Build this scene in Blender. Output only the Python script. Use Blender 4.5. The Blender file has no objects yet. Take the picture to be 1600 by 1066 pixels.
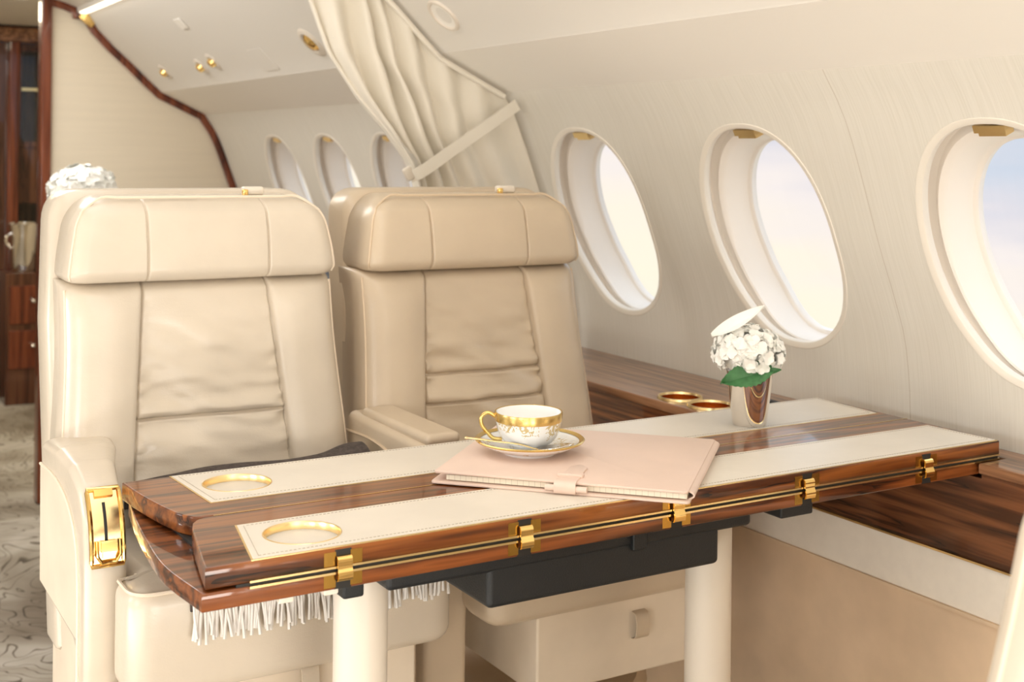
import bpy, bmesh, math, random
from mathutils import Vector, Matrix, noise

random.seed(7)
scn = bpy.context.scene
COL = scn.collection
PI = math.pi

# ------------------------------------------------------------------ materials
def _nodes(name):
    m = bpy.data.materials.new(name); m.use_nodes = True
    nt = m.node_tree; b = nt.nodes['Principled BSDF']
    return m, nt, b

def _n(nt, typ, **kw):
    n = nt.nodes.new(typ)
    for k, v in kw.items():
        if k in n.inputs: n.inputs[k].default_value = v
        else: setattr(n, k, v)
    return n

def _coord(nt, scale=(1, 1, 1), rot=(0, 0, 0)):
    tc = nt.nodes.new('ShaderNodeTexCoord'); mp = nt.nodes.new('ShaderNodeMapping')
    mp.inputs['Scale'].default_value = scale; mp.inputs['Rotation'].default_value = rot
    nt.links.new(tc.outputs['Object'], mp.inputs['Vector'])
    return mp.outputs['Vector']

def _ramp(nt, fac, stops):
    r = nt.nodes.new('ShaderNodeValToRGB')
    e = r.color_ramp.elements
    while len(e) < len(stops): e.new(0.5)
    for i, (p, c) in enumerate(stops):
        e[i].position = p; e[i].color = (*c, 1)
    nt.links.new(fac, r.inputs['Fac'])
    return r.outputs['Color']

def simple(name, col, rough=0.5, metal=0.0, var=0.0, vscale=(8, 8, 8), bump=0.0, bscale=(200, 200, 200), coat=0.0, spec=0.5, sheen=0.0, detail=3):
    m, nt, b = _nodes(name)
    b.inputs['Base Color'].default_value = (*col, 1)
    b.inputs['Roughness'].default_value = rough; b.inputs['Metallic'].default_value = metal
    b.inputs['Coat Weight'].default_value = coat; b.inputs['Coat Roughness'].default_value = 0.04
    b.inputs['Specular IOR Level'].default_value = spec
    if sheen: b.inputs['Sheen Weight'].default_value = sheen
    if var:
        v = _coord(nt, vscale)
        n = _n(nt, 'ShaderNodeTexNoise', Scale=1.0, Detail=detail); nt.links.new(v, n.inputs['Vector'])
        lo = tuple(c * (1 - var) for c in col); hi = tuple(min(1, c * (1 + var * .6)) for c in col)
        nt.links.new(_ramp(nt, n.outputs['Fac'], [(.3, lo), (.7, hi)]), b.inputs['Base Color'])
    if bump:
        v = _coord(nt, bscale)
        n = _n(nt, 'ShaderNodeTexNoise', Scale=1.0, Detail=2.0); nt.links.new(v, n.inputs['Vector'])
        bp = _n(nt, 'ShaderNodeBump', Strength=bump, Distance=0.002)
        nt.links.new(n.outputs['Fac'], bp.inputs['Height']); nt.links.new(bp.outputs['Normal'], b.inputs['Normal'])
    return m

def leather(name, col, rough=.38):
    m, nt, b = _nodes(name)
    b.inputs['Roughness'].default_value = rough
    v = _coord(nt, (9, 9, 9))
    n = _n(nt, 'ShaderNodeTexNoise', Scale=1.0, Detail=4.0); nt.links.new(v, n.inputs['Vector'])
    lo = tuple(c * .95 for c in col); hi = tuple(min(1, c * 1.03) for c in col)
    nt.links.new(_ramp(nt, n.outputs['Fac'], [(.35, lo), (.65, hi)]), b.inputs['Base Color'])
    v2 = _coord(nt, (420, 420, 420))
    vo = _n(nt, 'ShaderNodeTexVoronoi', Scale=1.0); nt.links.new(v2, vo.inputs['Vector'])
    v3 = _coord(nt, (30, 30, 70))
    n3 = _n(nt, 'ShaderNodeTexNoise', Scale=1.0, Detail=3.0, Distortion=.6); nt.links.new(v3, n3.inputs['Vector'])
    b1 = _n(nt, 'ShaderNodeBump', Strength=.06, Distance=.001); nt.links.new(vo.outputs['Distance'], b1.inputs['Height'])
    b2 = _n(nt, 'ShaderNodeBump', Strength=.13, Distance=.003); nt.links.new(n3.outputs['Fac'], b2.inputs['Height'])
    nt.links.new(b1.outputs['Normal'], b2.inputs['Normal']); nt.links.new(b2.outputs['Normal'], b.inputs['Normal'])
    return m

def wood(name, axis='X', light=(.27, .085, .017), dark=(.012, .004, .0015), mid=(.135, .036, .007), coat=.7, rough=.3, scl=1.0):
    m, nt, b = _nodes(name)
    b.inputs['Roughness'].default_value = rough
    b.inputs['Coat Weight'].default_value = coat; b.inputs['Coat Roughness'].default_value = .03
    b.inputs['Specular IOR Level'].default_value = .2
    s = {'X': (2.4, 44, 44), 'Y': (44, 2.4, 44), 'Z': (44, 44, 2.4)}[axis]
    s = tuple(q * scl for q in s)
    v = _coord(nt, s)
    n0 = _n(nt, 'ShaderNodeTexNoise', Scale=1.0, Detail=3.0, Distortion=.35); nt.links.new(v, n0.inputs['Vector'])
    s2 = tuple(q * 7 for q in s)
    v2 = _coord(nt, s2)
    n1 = _n(nt, 'ShaderNodeTexNoise', Scale=1.0, Detail=2.0); nt.links.new(v2, n1.inputs['Vector'])
    mul = _n(nt, 'ShaderNodeMath', operation='MULTIPLY'); mul.inputs[1].default_value = 3.4
    nt.links.new(n0.outputs['Fac'], mul.inputs[0])
    fr = _n(nt, 'ShaderNodeMath', operation='FRACT'); nt.links.new(mul.outputs[0], fr.inputs[0])
    mix = _n(nt, 'ShaderNodeMath', operation='MULTIPLY_ADD'); mix.inputs[1].default_value = .22
    nt.links.new(n1.outputs['Fac'], mix.inputs[0]); nt.links.new(fr.outputs[0], mix.inputs[2])
    c = _ramp(nt, mix.outputs[0], [(.12, dark), (.25, mid), (.5, light), (.85, mid), (1.0, tuple((a + q) / 2 for a, q in zip(mid, dark)))])
    nt.links.new(c, b.inputs['Base Color'])
    return m

M = {}
M['leather'] = leather('cream_leather', (.655, .58, .478), .25)
M['leather_darker'] = leather('darker_leather', (.575, .475, .355), .30)  # darker, browner version of the cream leather
M['leather_darker_pipe'] = simple('darker_piping', (.64, .515, .37), .4)  # matching darker version of the cream piping
M['pipe'] = simple('cream_piping', (.79, .69, .56), .4)
M['inlay'] = leather('ivory_leather', (.75, .70, .62), .4)
M['stitch'] = simple('stitch_thread', (.45, .40, .33), .7)
M['armside'] = simple('suede_cream', (.74, .645, .52), .7, var=.08, vscale=(10, 10, 10))
M['wood'] = wood('rosewood_long', 'X')
M['wood_end'] = wood('rosewood_cross', 'X', light=(.24, .07, .017), mid=(.11, .029, .007), dark=(.008, .003, .001))
M['wood_y'] = wood('rosewood_side', 'Y', light=(.20, .075, .03), mid=(.10, .035, .014), dark=(.018, .008, .005))
M['ledge_face'] = wood('walnut_side', 'Y', light=(.30, .11, .035), mid=(.17, .055, .017), dark=(.05, .015, .006))
M['wood_top'] = wood('walnut_ledge', 'Y', light=(.34, .17, .085), mid=(.22, .10, .048), dark=(.08, .033, .016))
M['wood_z'] = wood('mahogany_post', 'Z', light=(.22, .06, .025), mid=(.13, .032, .014), dark=(.04, .01, .006), scl=.6)
M['wood_dk'] = wood('dark_galley_wood', 'Z', light=(.14, .058, .03), mid=(.09, .034, .018), dark=(.035, .014, .008), scl=.5)
M['gilding'] = simple('gilding', (.74, .54, .20), .25, 1.0)
M['gold_ring'] = simple('satin_gold', (1.0, .78, .42), .3, 1.0)
M['gold'] = simple('polished_gold', (.95, .66, .25), .13, 1.0)
M['gold_soft'] = simple('pale_gold', (.95, .74, .38), .22, 1.0)
M['gold_dark'] = simple('aged_brass', (.55, .33, .08), .2, 1.0)
M['copper'] = simple('copper_gold', (.95, .45, .14), .18, 1.0)
M['silver'] = simple('polished_silver', (.92, .87, .82), .06, 1.0)
M['chrome'] = simple('chrome', (.85, .83, .8), .12, 1.0)
M['black'] = simple('black_plastic', (.010, .012, .014), .5, bump=.3, bscale=(700, 700, 700))
M['darkgap'] = simple('dark_slot', (.012, .010, .008), .6)
M['cream_paint'] = simple('cream_paint', (.74, .675, .585), .35)
M['ceiling'] = simple('ceiling_vinyl', (.77, .74, .685), .55)
M['panel'] = simple('upper_panel', (.89, .86, .80), .5)
M['plastic'] = simple('window_plastic', (.84, .785, .72), .32)
M['plastic_w'] = simple('window_lip', (.80, .75, .665), .35)
M['curtain'] = simple('curtain_cloth', (.80, .755, .66), .85, bump=.2, bscale=(900, 900, 900), sheen=.2)
M['partition'] = simple('partition_fabric', (.76, .68, .54), .75, var=.03, vscale=(3, 60, 60))
M['suede'] = simple('tan_suede', (.72, .545, .375), .85, var=.16, vscale=(7, 7, 7), detail=5)
M['band'] = simple('cream_band', (.83, .77, .68), .6, var=.03, vscale=(50, 50, 50))
M['throw'] = simple('charcoal_throw', (.085, .068, .062), .95, var=.4, vscale=(160, 160, 160), bump=.8, bscale=(500, 500, 500))
M['fringe'] = simple('white_fringe', (.80, .77, .73), .9)
M['pink'] = leather('blush_leather', (.745, .58, .495), .5)
M['paper'] = simple('page_edges', (.74, .69, .56), .8)
M['white_flower'] = simple('white_petal', (.93, .93, .89), .6)
M['leafgreen'] = simple('green_leaf', (.06, .20, .07), .5, var=.3, vscale=(90, 90, 90))
M['pillow'] = simple('blue_grey_cloth', (.20, .24, .32), .9, var=.3, vscale=(30, 30, 30))
M['lamp'] = simple('lamp_glow', (1, .95, .85), .5)
M['lamp'].node_tree.nodes['Principled BSDF'].inputs['Emission Color'].default_value = (1, .93, .8, 1)
M['lamp'].node_tree.nodes['Principled BSDF'].inputs['Emission Strength'].default_value = 1.9

def wallpaper():
    m, nt, b = _nodes('wall_fabric')
    b.inputs['Roughness'].default_value = .7
    v = _coord(nt, (14, 420, 6))
    n = _n(nt, 'ShaderNodeTexNoise', Scale=1.0, Detail=4.0); nt.links.new(v, n.inputs['Vector'])
    c = _ramp(nt, n.outputs['Fac'], [(.3, (.665, .635, .56)), (.5, (.70, .67, .60)), (.72, (.73, .70, .63))])
    # butt joint between two lengths of wall covering
    tc = nt.nodes.new('ShaderNodeTexCoord'); sx = nt.nodes.new('ShaderNodeSeparateXYZ')
    nt.links.new(tc.outputs['Object'], sx.inputs[0])
    d = _n(nt, 'ShaderNodeMath', operation='SUBTRACT'); d.inputs[1].default_value = 1.397
    nt.links.new(sx.outputs['Y'], d.inputs[0])
    a = _n(nt, 'ShaderNodeMath', operation='ABSOLUTE'); nt.links.new(d.outputs[0], a.inputs[0])
    l = _n(nt, 'ShaderNodeMath', operation='LESS_THAN'); l.inputs[1].default_value = .0009
    nt.links.new(a.outputs[0], l.inputs[0])
    mx = nt.nodes.new('ShaderNodeMix'); mx.data_type = 'RGBA'
    nt.links.new(l.outputs[0], mx.inputs['Factor']); nt.links.new(c, mx.inputs['A']); mx.inputs['B'].default_value = (.56, .51, .43, 1)
    nt.links.new(mx.outputs['Result'], b.inputs['Base Color'])
    bp = _n(nt, 'ShaderNodeBump', Strength=.15, Distance=.001)
    nt.links.new(n.outputs['Fac'], bp.inputs['Height']); nt.links.new(bp.outputs['Normal'], b.inputs['Normal'])
    return m
M['wall'] = wallpaper()

def carpet():
    m, nt, b = _nodes('marbled_carpet')
    b.inputs['Roughness'].default_value = .9
    v = _coord(nt, (1, 1, 1))
    n = _n(nt, 'ShaderNodeTexNoise', Scale=2.2, Detail=3.0, Distortion=.8); nt.links.new(v, n.inputs['Vector'])
    base = _ramp(nt, n.outputs['Fac'], [(.33, (.19, .155, .115)), (.5, (.36, .325, .27)), (.66, (.56, .53, .485))])
    w = _n(nt, 'ShaderNodeTexNoise', Scale=2.3, Detail=2.0, Distortion=2.2); nt.links.new(v, w.inputs['Vector'])
    ml = _n(nt, 'ShaderNodeMath', operation='MULTIPLY'); ml.inputs[1].default_value = 13.0; nt.links.new(w.outputs['Fac'], ml.inputs[0])
    fr = _n(nt, 'ShaderNodeMath', operation='FRACT'); nt.links.new(ml.outputs[0], fr.inputs[0])
    vein = _ramp(nt, fr.outputs[0], [(.0, (.28, .25, .22)), (.07, (.35, .32, .28)), (.16, (1, 1, 1)), (1.0, (1, 1, 1))])
    mx = nt.nodes.new('ShaderNodeMix'); mx.data_type = 'RGBA'; mx.blend_type = 'MULTIPLY'; mx.inputs['Factor'].default_value = 1.0
    nt.links.new(base, mx.inputs['A']); nt.links.new(vein, mx.inputs['B'])
    nt.links.new(mx.outputs['Result'], b.inputs['Base Color'])
    return m
M['carpet'] = carpet()

def glass():
    m = bpy.data.materials.new('cabin_glazing'); m.use_nodes = True
    nt = m.node_tree; nt.nodes.clear()
    out = nt.nodes.new('ShaderNodeOutputMaterial'); t = nt.nodes.new('ShaderNodeBsdfTransparent'); g = nt.nodes.new('ShaderNodeBsdfGlossy')
    g.inputs['Roughness'].default_value = .02; t.inputs['Color'].default_value = (.97, .98, .98, 1)
    mx = nt.nodes.new('ShaderNodeMixShader'); mx.inputs[0].default_value = .02
    nt.links.new(t.outputs[0], mx.inputs[1]); nt.links.new(g.outputs[0], mx.inputs[2]); nt.links.new(mx.outputs[0], out.inputs[0])
    return m
M['glass'] = glass()

def porcelain():
    # white china with a scatter of gold scrollwork under the rim (the pattern is printed on the ware itself)
    m, nt, b = _nodes('gilded_porcelain')
    b.inputs['Roughness'].default_value = .08; b.inputs['Coat Weight'].default_value = .5
    v = _coord(nt, (110, 110, 110))
    n = _n(nt, 'ShaderNodeTexNoise', Scale=1.0, Detail=3.0, Distortion=2.5); nt.links.new(v, n.inputs['Vector'])
    v2 = _coord(nt, (38, 38, 20))
    n2 = _n(nt, 'ShaderNodeTexNoise', Scale=1.0, Detail=1.0); nt.links.new(v2, n2.inputs['Vector'])
    uv = nt.nodes.new('ShaderNodeAttribute'); uv.attribute_name = 'gild'
    mm = _n(nt, 'ShaderNodeMath', operation='MULTIPLY'); nt.links.new(n2.outputs['Fac'], mm.inputs[0]); nt.links.new(uv.outputs['Fac'], mm.inputs[1])
    ad = _n(nt, 'ShaderNodeMath', operation='MULTIPLY'); nt.links.new(n.outputs['Fac'], ad.inputs[0]); nt.links.new(mm.outputs[0], ad.inputs[1])
    gt = _n(nt, 'ShaderNodeMath', operation='GREATER_THAN'); gt.inputs[1].default_value = .275; nt.links.new(ad.outputs[0], gt.inputs[0])
    mx = nt.nodes.new('ShaderNodeMix'); mx.data_type = 'RGBA'
    nt.links.new(gt.outputs[0], mx.inputs['Factor'])
    mx.inputs['A'].default_value = (.90, .91, .91, 1); mx.inputs['B'].default_value = (.62, .50, .26, 1)
    nt.links.new(mx.outputs['Result'], b.inputs['Base Color'])
    return m
M['china'] = porcelain()

def ruled_paper():
    m, nt, b = _nodes('ruled_pages')
    b.inputs['Roughness'].default_value = .8
    tc = nt.nodes.new('ShaderNodeTexCoord'); sx = nt.nodes.new('ShaderNodeSeparateXYZ'); nt.links.new(tc.outputs['Object'], sx.inputs[0])
    ml = _n(nt, 'ShaderNodeMath', operation='MULTIPLY'); ml.inputs[1].default_value = 140.0; nt.links.new(sx.outputs['X'], ml.inputs[0])
    fr = _n(nt, 'ShaderNodeMath', operation='FRACT'); nt.links.new(ml.outputs[0], fr.inputs[0])
    c = _ramp(nt, fr.outputs[0], [(.0, (.55, .50, .40)), (.05, (.55, .50, .40)), (.10, (.78, .73, .61)), (1.0, (.78, .73, .61))])
    nt.links.new(c, b.inputs['Base Color'])
    return m
M['pages'] = ruled_paper()

# ------------------------------------------------------------------ object helpers
ROOTLOC = {}
def root_of(o):
    while o.parent: o = o.parent
    return o

def thing(name, label, cat, loc=(0, 0, 0), group=None):
    o = bpy.data.objects.new(name, None); COL.objects.link(o)
    o.empty_display_size = .05
    o.location = loc; o['label'] = label; o['category'] = cat
    if group: o['group'] = group
    ROOTLOC[o.name] = Vector(loc)
    return o

def obj(name, vf, mat, parent=None, smooth=True, label=None, angle=40, wn=False):
    """links (verts, faces) given in world coordinates as one mesh object under parent"""
    me = bpy.data.meshes.new(name)
    if isinstance(vf, bpy.types.Mesh): me = vf; me.name = name
    else:
        me.from_pydata([tuple(v) for v in vf[0]], [], [tuple(f) for f in vf[1]]); me.update()
        bm = bmesh.new(); bm.from_mesh(me); bmesh.ops.recalc_face_normals(bm, faces=bm.faces); bm.to_mesh(me); bm.free()
    o = bpy.data.objects.new(name, me); COL.objects.link(o)
    if parent is not None:
        L = ROOTLOC[root_of(parent).name]
        me.transform(Matrix.Translation(-L)); o.parent = parent
    me.materials.clear(); me.materials.append(mat)
    if smooth:
        me.polygons.foreach_set('use_smooth', [True] * len(me.polygons))
        if angle: me.set_sharp_from_angle(angle=math.radians(angle))
    if wn:
        w = o.modifiers.new('wn', 'WEIGHTED_NORMAL'); w.keep_sharp = True
    if label: o['label'] = label
    return o

def single(name, vf, mat, label, cat, loc, **kw):
    """a top-level thing that is one mesh, with its origin at loc"""
    grp = kw.pop('group', None)
    o = obj(name, vf, mat, None, **kw)
    o.data.transform(Matrix.Translation(-Vector(loc))); o.location = loc
    ROOTLOC[o.name] = Vector(loc)
    o['label'] = label; o['category'] = cat
    if grp: o['group'] = grp
    return o

def struct(name, vf, mat, parent=None, **kw):
    o = obj(name, vf, mat, parent, **kw)
    if parent is None:
        o['kind'] = 'structure'; ROOTLOC[o.name] = Vector((0, 0, 0))
    return o

def join(*parts):
    V, F = [], []
    for v, f in parts:
        b = len(V); V.extend(v); F.extend([tuple(b + i for i in q) for q in f])
    return V, F

def xf(vf, mtx):
    return [mtx @ Vector(v) for v in vf[0]], vf[1]

def mesh_vf(bm):
    bm.verts.ensure_lookup_table(); bm.verts.index_update()
    r = [v.co.copy() for v in bm.verts], [tuple(v.index for v in f.verts) for f in bm.faces]
    bm.free(); return r

def box(x0, x1, y0, y1, z0, z1, r=0.0, seg=3):
    bm = bmesh.new(); bmesh.ops.create_cube(bm, size=1)
    for v in bm.verts:
        v.co = Vector(((x0 + x1) / 2 + v.co.x * (x1 - x0), (y0 + y1) / 2 + v.co.y * (y1 - y0), (z0 + z1) / 2 + v.co.z * (z1 - z0)))
    if r: bmesh.ops.bevel(bm, geom=bm.edges[:], offset=r, segments=seg, profile=.5, affect='EDGES')
    return mesh_vf(bm)

def grid(rows, close_u=False, close_v=False):
    """rows: list of equal-length point lists"""
    R, C = len(rows), len(rows[0]); V = [Vector(p) for r in rows for p in r]; F = []
    for i in range(R if close_v else R - 1):
        for j in range(C if close_u else C - 1):
            a, b = i * C + j, i * C + (j + 1) % C
            c, d = ((i + 1) % R) * C + (j + 1) % C, ((i + 1) % R) * C + j
            F.append((a, b, c, d))
    return V, F

def loft(loops, cap0=True, cap1=True):
    V, F = grid(loops, close_u=True); n = len(loops[0]); R = len(loops)
    if cap0: F.append(tuple(range(n - 1, -1, -1)))
    if cap1: F.append(tuple((R - 1) * n + i for i in range(n)))
    return V, F

def lathe(prof, cx, cy, n=48, cap0=False, cap1=False):
    return loft([[Vector((cx + r * math.cos(2 * PI * k / n), cy + r * math.sin(2 * PI * k / n), z)) for k in range(n)] for r, z in prof], cap0, cap1)

def tube(path, r, n=8, closed=False, flat=None):
    P = [Vector(p) for p in path]; loops = []; N = len(P)
    up = None
    for i, p in enumerate(P):
        a = P[(i - 1) % N] if (closed or i > 0) else P[0]
        b = P[(i + 1) % N] if (closed or i < N - 1) else P[-1]
        t = (b - a)
        t = t.normalized() if t.length > 1e-9 else Vector((1, 0, 0))
        if up is None:
            up = Vector((0, 0, 1)) if abs(t.z) < .9 else Vector((1, 0, 0))
        s = t.cross(up)
        s = s.normalized() if s.length > 1e-6 else t.orthogonal().normalized()
        up = s.cross(t).normalized()
        rr = r[i] if isinstance(r, (list, tuple)) else r
        fu = flat if flat else 1.0
        loops.append([p + s * (rr * math.cos(2 * PI * k / n)) + up * (rr * fu * math.sin(2 * PI * k / n)) for k in range(n)])
    if closed:
        return grid(loops, close_u=True, close_v=True)
    return loft(loops)

def catmull(pts, n=8, closed=False):
    P = [Vector(p) for p in pts]; out = []; N = len(P)
    rng = range(N) if closed else range(N - 1)
    for i in rng:
        p0 = P[(i - 1) % N] if (closed or i > 0) else P[0] * 2 - P[1]
        p1, p2 = P[i], P[(i + 1) % N]
        p3 = P[(i + 2) % N] if (closed or i + 2 < N) else P[-1] * 2 - P[-2]
        for k in range(n):
            t = k / n
            out.append(.5 * ((2 * p1) + (p2 - p0) * t + (2 * p0 - 5 * p1 + 4 * p2 - p3) * t * t + (3 * p1 - p0 - 3 * p2 + p3) * t ** 3))
    if not closed: out.append(P[-1])
    return out

def offset_poly(pts, d):
    """inset a closed counter-clockwise 2-D outline by d"""
    n = len(pts); out = []
    for i in range(n):
        a, b, c = Vector(pts[i - 1]), Vector(pts[i]), Vector(pts[(i + 1) % n])
        e1, e2 = (b - a), (c - b)
        if e1.length < 1e-9 or e2.length < 1e-9: out.append(b.copy()); continue
        n1 = Vector((-e1.y, e1.x)).normalized(); n2 = Vector((-e2.y, e2.x)).normalized()
        m = n1 + n2
        if m.length < 1e-6: out.append(b.copy()); continue
        m.normalize(); out.append(b + m * (d / max(.4, m.dot(n1))))
    return out

def round_poly(pts, r, seg=6):
    """round the corners of a closed outline; r may be one radius or one per corner"""
    out = []; n = len(pts)
    for i in range(n):
        a, b, c = Vector(pts[i - 1]), Vector(pts[i]), Vector(pts[(i + 1) % n])
        rr = r[i] if isinstance(r, (list, tuple)) else r
        if rr <= 0: out.append(b); continue
        d1, d2 = (a - b).normalized(), (c - b).normalized()
        ang = d1.angle(d2); t = min(rr / math.tan(ang / 2), (a - b).length * .49, (c - b).length * .49)
        p, q = b + d1 * t, b + d2 * t
        for k in range(seg + 1):
            s = k / seg
            out.append((1 - s) ** 2 * p + 2 * s * (1 - s) * b + s * s * q)
    return out

def ccw(pts):
    a = sum(pts[i - 1][0] * pts[i][1] - pts[i][0] * pts[i - 1][1] for i in range(len(pts)))
    return pts if a > 0 else list(reversed(pts))

def slab(outline, h0, h1, r, to3, seg=4, crown=0.0):
    """outline (2-D) extruded from h0 to h1 with rounded rims; to3(a, b, h) -> point"""
    o = ccw([Vector(p) for p in outline]); loops = []
    for k in range(seg + 1):
        t = PI / 2 * k / seg
        loops.append((offset_poly(o, r * (1 - math.sin(t))), h0 + r * (1 - math.cos(t))))
    for k in range(seg + 1):
        t = PI / 2 * k / seg
        loops.append((offset_poly(o, r * (1 - math.cos(t))), h1 - r * (1 - math.sin(t))))
    if crown:
        c = sum(o, Vector((0, 0))) / len(o)
        for s in (.85, .6, .3):
            loops.append(([c + (p - c) * s for p in offset_poly(o, r)], h1 + crown * (1 - s * s)))
    return loft([[to3(p[0], p[1], h) for p in l] for l, h in loops])

def plate(outline, holes, z0, z1, bev=0.0, res=2):
    """flat plate with holes, from a filled 2-D curve"""
    cu = bpy.data.curves.new('tmp', 'CURVE'); cu.dimensions = '2D'; cu.fill_mode = 'BOTH'
    for pts in [outline] + list(holes):
        s = cu.splines.new('POLY'); s.points.add(len(pts) - 1)
        for q, p in zip(s.points, pts): q.co = (p[0], p[1], 0, 1)
        s.use_cyclic_u = True
    cu.extrude = (z1 - z0) / 2 - bev; cu.bevel_depth = bev; cu.bevel_resolution = res; cu.offset = -bev
    o = bpy.data.objects.new('tmp', cu); COL.objects.link(o)
    dg = bpy.context.evaluated_depsgraph_get(); me = bpy.data.meshes.new_from_object(o.evaluated_get(dg))
    bpy.data.objects.remove(o); bpy.data.curves.remove(cu)
    v = [p.co + Vector((0, 0, (z0 + z1) / 2)) for p in me.vertices]; f = [tuple(p.vertices) for p in me.polygons]
    bpy.data.meshes.remove(me)
    return v, f

def circle2(cx, cy, r, n=48):
    return [Vector((cx + r * math.cos(2 * PI * k / n), cy + r * math.sin(2 * PI * k / n))) for k in range(n)]

def sm(t):
    t = max(0.0, min(1.0, t)); return t * t * (3 - 2 * t)

def copy_tree(o, parent=None):
    c = o.copy(); COL.objects.link(c); c.parent = parent
    for ch in list(o.children): copy_tree(ch, c)
    return c

# ------------------------------------------------------------------ cabin shell
# section of the right-hand side, floor to centre line (x, z)
WALLP = [(1.50, 0), (1.545, .3), (1.57, .6), (1.574, .775), (1.562, .90), (1.535, .98), (1.5, 1.063), (1.43, 1.245), (1.375, 1.334)]
_w = catmull([Vector((x, z, 0)) for x, z in WALLP], 14)
_al = [0.0]
for _a, _b in zip(_w, _w[1:]): _al.append(_al[-1] + (_b - _a).length)
_t0 = _al[14 * 6]
def wallpt(y, t, d=0.0):
    """point of the right wall at station y, t metres up the curve from window centre, d metres outward"""
    s = t + _t0
    i = 0
    while i < len(_al) - 2 and _al[i + 1] < s: i += 1
    f = (s - _al[i]) / (_al[i + 1] - _al[i])
    p = _w[i].lerp(_w[i + 1], f)
    ia, ib = max(0, i - 3), min(len(_w) - 1, i + 4)
    tg = (_w[ib] - _w[ia]).normalized()
    return Vector((p.x + tg.y * d, y, p.y - tg.x * d))
T_LO, T_HI = -_t0, _al[-1] - _t0
HW, HH = .15, .197
WIN_Y = [1.148, 1.648, 2.148, 3.08, 3.50, 3.93]
YA, YB = -1.6, 4.52
def sup(th, a, b, e=2.25):
    c, s = math.cos(th), math.sin(th)
    return a * math.copysign(abs(c) ** (2 / e), c), b * math.copysign(abs(s) ** (2 / e), s)

def right_wall():
    parts = []
    tb0, tb1 = -.245, .245
    bounds = []
    for i, y in enumerate(WIN_Y):
        lo = y - .25 if i == 0 else max(y - .25, (WIN_Y[i - 1] + y) / 2)
        hi = y + .25 if i == len(WIN_Y) - 1 else min(y + .25, (WIN_Y[i + 1] + y) / 2)
        bounds.append((lo, hi))
        angs = sorted(set([2 * PI * k / 72 for k in range(72)]))
        rows = []
        ring_o = []
        for th in angs:
            dx, dy = math.cos(th), math.sin(th)
            bx = (hi - y) if dx > 0 else (y - lo); by = tb1
            s = min(bx / abs(dx) if abs(dx) > 1e-9 else 9e9, by / abs(dy) if abs(dy) > 1e-9 else 9e9)
            ring_o.append((dx * s, dy * s))
        for cx_, cy_ in ((hi - y, tb1), (lo - y, tb1), (lo - y, tb0), (hi - y, tb0)):   # snap nearest spoke to each corner
            k = min(range(72), key=lambda q: (ring_o[q][0] - cx_) ** 2 + (ring_o[q][1] - cy_) ** 2); ring_o[k] = (cx_, cy_)
        ring_i = [sup(th, HW + .012, HH + .012) for th in angs]
        # same direction spokes for the inner ring
        ring_i = []
        for k, th in enumerate(angs):
            a = math.atan2(ring_o[k][1], ring_o[k][0]); best = sup(a, HW + .012, HH + .012)
            c, s_ = math.cos(a), math.sin(a); e = 2.25
            rr = (abs(c / (HW + .012)) ** e + abs(s_ / (HH + .012)) ** e) ** (-1 / e)
            ring_i.append((c * rr, s_ * rr))
        for f in (0, .25, .5, .75, 1):
            rows.append([wallpt(y + o[0] * (1 - f) + q[0] * f, o[1] * (1 - f) + q[1] * f) for o, q in zip(ring_o, ring_i)])
        parts.append(grid(rows, close_u=True))
    ts_lo = [T_LO + (tb0 - T_LO) * k / 14 for k in range(15)]
    ts_hi = [tb1 + (T_HI - tb1) * k / 6 for k in range(7)]
    ts_md = [tb0 + (tb1 - tb0) * k / 14 for k in range(15)]
    ys = [YA, YB]
    parts.append(grid([[wallpt(y, t) for y in ys] for t in ts_lo]))
    parts.append(grid([[wallpt(y, t) for y in ys] for t in ts_hi]))
    gaps = [(YA, bounds[0][0])] + [(bounds[i][1], bounds[i + 1][0]) for i in range(len(bounds) - 1)] + [(bounds[-1][1], YB)]
    for a, b in gaps:
        if b - a > 1e-4: parts.append(grid([[wallpt(y, t) for y in (a, b)] for t in ts_md]))
    return join(*parts)
struct('wall_right', right_wall(), M['wall'], angle=60)

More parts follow.
